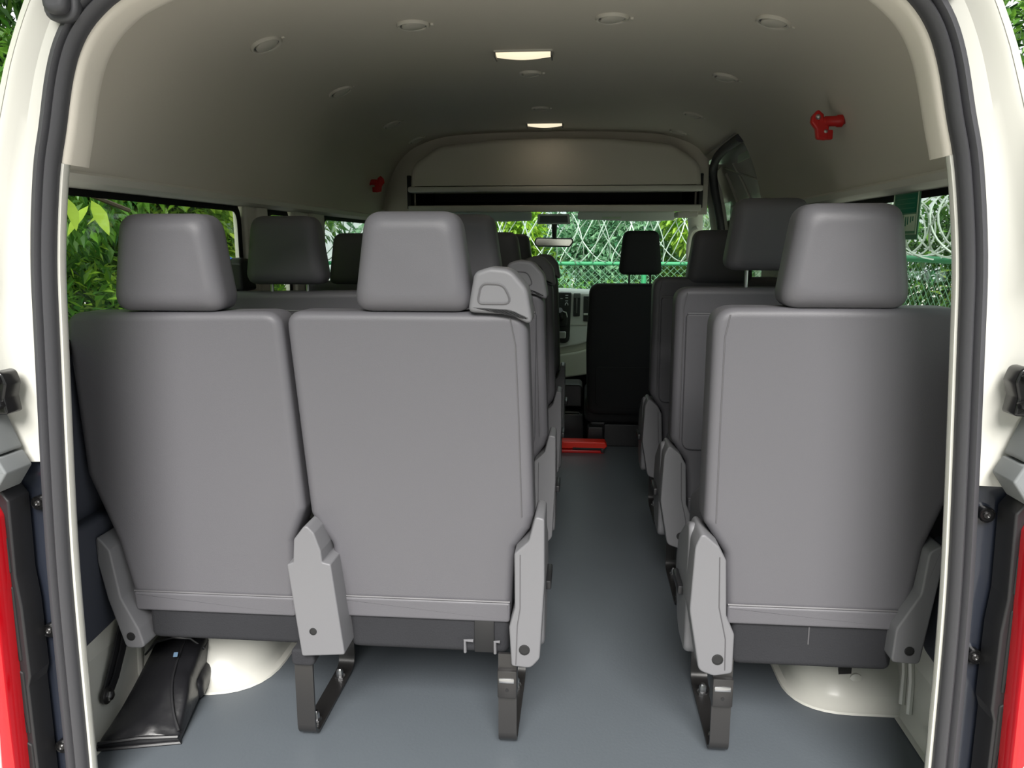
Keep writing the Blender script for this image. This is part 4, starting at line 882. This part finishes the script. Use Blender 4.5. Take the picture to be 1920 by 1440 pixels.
# front
tree('leafy_shrub', 'yellow-green leafy plant behind the front fence at left', (-0.9, 8.9), 2.5, 0.9, 9000, 0.12, 'leaf_bright', 'shrub', 'plants ahead of the van', 0.2, m2='leaf_yellow')
tree('leafy_shrub', 'pale shrub straight ahead beyond the front fence', (0.4, 9.3), 2.4, 1.0, 9000, 0.11, 'leaf_blue', 'shrub', 'plants ahead of the van', 0.1, m2='leaf_blue')
tree('leafy_shrub', 'yellow-green plant behind the front fence at right', (1.9, 8.9), 2.5, 0.85, 8000, 0.12, 'leaf_bright', 'shrub', 'plants ahead of the van', 0.2, m2='leaf_yellow')
tree('broadleaf_tree', 'dark green tree beyond the front shrubs at left', (-2.0, 11.5), 2.7, 1.7, 9000, 0.2, 'leaf_blue', 'tree', 'plants ahead of the van', 0.1, 9, 0.14)
tree('broadleaf_tree', 'grey-green tree beyond the front shrubs at right', (2.0, 11.5), 2.7, 1.7, 9000, 0.2, 'leaf_blue', 'tree', 'plants ahead of the van', 0.1, 9, 0.14)
for i, (x, y) in enumerate(((-8.2, -9.0), (-4.5, -10.0), (3.1, -10.2), (7.0, -9.2))):  # unseen trees added to cut low sky light; gap brightens the mirror
    tree('broadleaf_tree', 'unseen dark tree added behind the van to cut sky light, %s' % ['farthest left', 'just left of the gap', 'just right of the gap', 'farthest right'][i], (x, y), 5.0, 3.0, 5000, 0.34, 'leaf_dark', 'tree', 'added light-blocking trees', 0.05, 9, 0.16)
hr = thing('hedge', 'tall dense green hedge far behind the right fence', 'hedge', (5.6, 4.5, GZ))
f = foliage('foliage', [((random.uniform(-.3, .3), y * 0.7 - 3.5, GZ + z), 0.75) for y in range(0, 15) for z in (0.5, 1.4, 2.3, 2.9)], 17000, 0.16, 'leaf_mid', hr); f.location = (0, 0, -GZ)
link('stems', T([(0, -3.5, 0.5), (0, 0, 0.6), (0, 6.5, 0.5)], 0.05, 6), 'bark', hr)
hd = thing('hedge', 'clipped low green hedge just inside the front fence', 'hedge', (0, 6.7, GZ))
f = foliage('foliage', [((x * 0.3 - 2.7, 0.0, GZ + z), 0.34) for x in range(0, 17) for z in (0.3, 0.75, 1.22)], 13000, 0.055, 'leaf_mid', hd); f.location = (0, 0, -GZ)
link('stems', T([(-2.7, 0, 0.3), (0, 0, 0.35), (2.1, 0, 0.3)], 0.03, 6), 'bark', hd)
def fence(label, p0, p1, rail, coilr, pitch, gap=0.075, posts=4):
    p0, p1 = Vector((*p0, 0)), Vector((*p1, 0)); u = (p1 - p0); Lg = u.length; u.normalize()
    t = thing('chain_link_fence', label + ' chain-link fence with a green top rail', 'fence', (p0.x, p0.y, GZ), math.atan2(u.y, u.x), 'chain-link fences')
    H = rail - GZ
    link('top_rail', T([(0, 0, H), (Lg, 0, H)], 0.022, 10), 'fence_green', t); link('bottom_rail', T([(0, 0, 0.08), (Lg, 0, 0.08)], 0.018, 8), 'fence_green', t)
    for k in range(posts): link('post', T([(Lg * (k + 0.5) / posts, 0, 0), (Lg * (k + 0.5) / posts, 0, H + 0.03)], 0.03, 10), 'fence_green', t)
    bm = bmesh.new(); x = -H
    while x < Lg:
        for sgn in (1, -1):
            a = [x, 0.08] if sgn > 0 else [x, H]; b = [x + H, H] if sgn > 0 else [x + H, 0.08]
            for e in (0, 1):
                pass
            dz = (b[1] - a[1]) / (b[0] - a[0])
            xa, xb = max(0, a[0]), min(Lg, b[0])
            if xb - xa < 0.05: continue
            tube(bm, [(xa, 0.004 * sgn, a[1] + dz * (xa - a[0])), (xb, 0.004 * sgn, a[1] + dz * (xb - a[0]))], 0.0026, 3, cap=False)
        x += gap
    o = link('mesh', bm, 'wire_green', t); o['kind'] = 'stuff'
    c = thing('razor_wire', 'coiled razor wire on top of the ' + label.split(' ', 1)[1] + ' fence', 'razor wire', (p0.x, p0.y, rail + coilr + 0.01), math.atan2(u.y, u.x), 'razor wire coils')
    bm = bmesh.new(); N = int(Lg / pitch * 26); pts = []
    random.seed(3)
    ph = 0
    for k in range(N):
        a = 2 * PI * k / 26; rr = coilr * (1 + 0.05 * math.sin(a * 0.37))
        pts.append((pitch * a / (2 * PI) + 0.55 * coilr * math.sin(a + 0.5 * math.sin(a * 0.31)), rr * math.cos(a), rr * math.sin(a)))
    tube(bm, pts, 0.0062, 4)
    link('coil', bm, 'galv', c)
    link('coil', T([(pitch * k / 26 * 1.5 + 0.07 + 0.5 * coilr * math.sin(2 * PI * k / 26 + 0.4), coilr * 0.94 * math.cos(2 * PI * k / 26 + 1.0), -coilr * 0.96 * math.sin(2 * PI * k / 26 + 1.0)) for k in range(int(N / 1.5))], 0.0058, 4), 'galv', c)
    bm = bmesh.new()
    for k in range(0, N, 3):
        p = Vector(pts[k]); q = Vector(pts[min(k + 1, N - 1)]) - p; q.normalize(); n = Vector((0, p.y, p.z)).normalized()
        for s in (-1, 1):
            vs = [bm.verts.new(v) for v in (p - q * 0.009, p + q * 0.009, p + n * 0.014 * s, p + q.cross(n) * 0.004)]
            bm.faces.new((vs[0], vs[1], vs[2])); bm.faces.new((vs[1], vs[0], vs[3]))
    o = link('barbs', bm, 'galv', c); o['kind'] = 'stuff'
    return t
fence('the right', (2.35, -0.5), (2.35, 7.4), 1.005, 0.20, 0.22, posts=4)
fence('the front', (-3.5, 7.4), (2.3, 7.4), 0.89, 0.27, 0.19, posts=6)
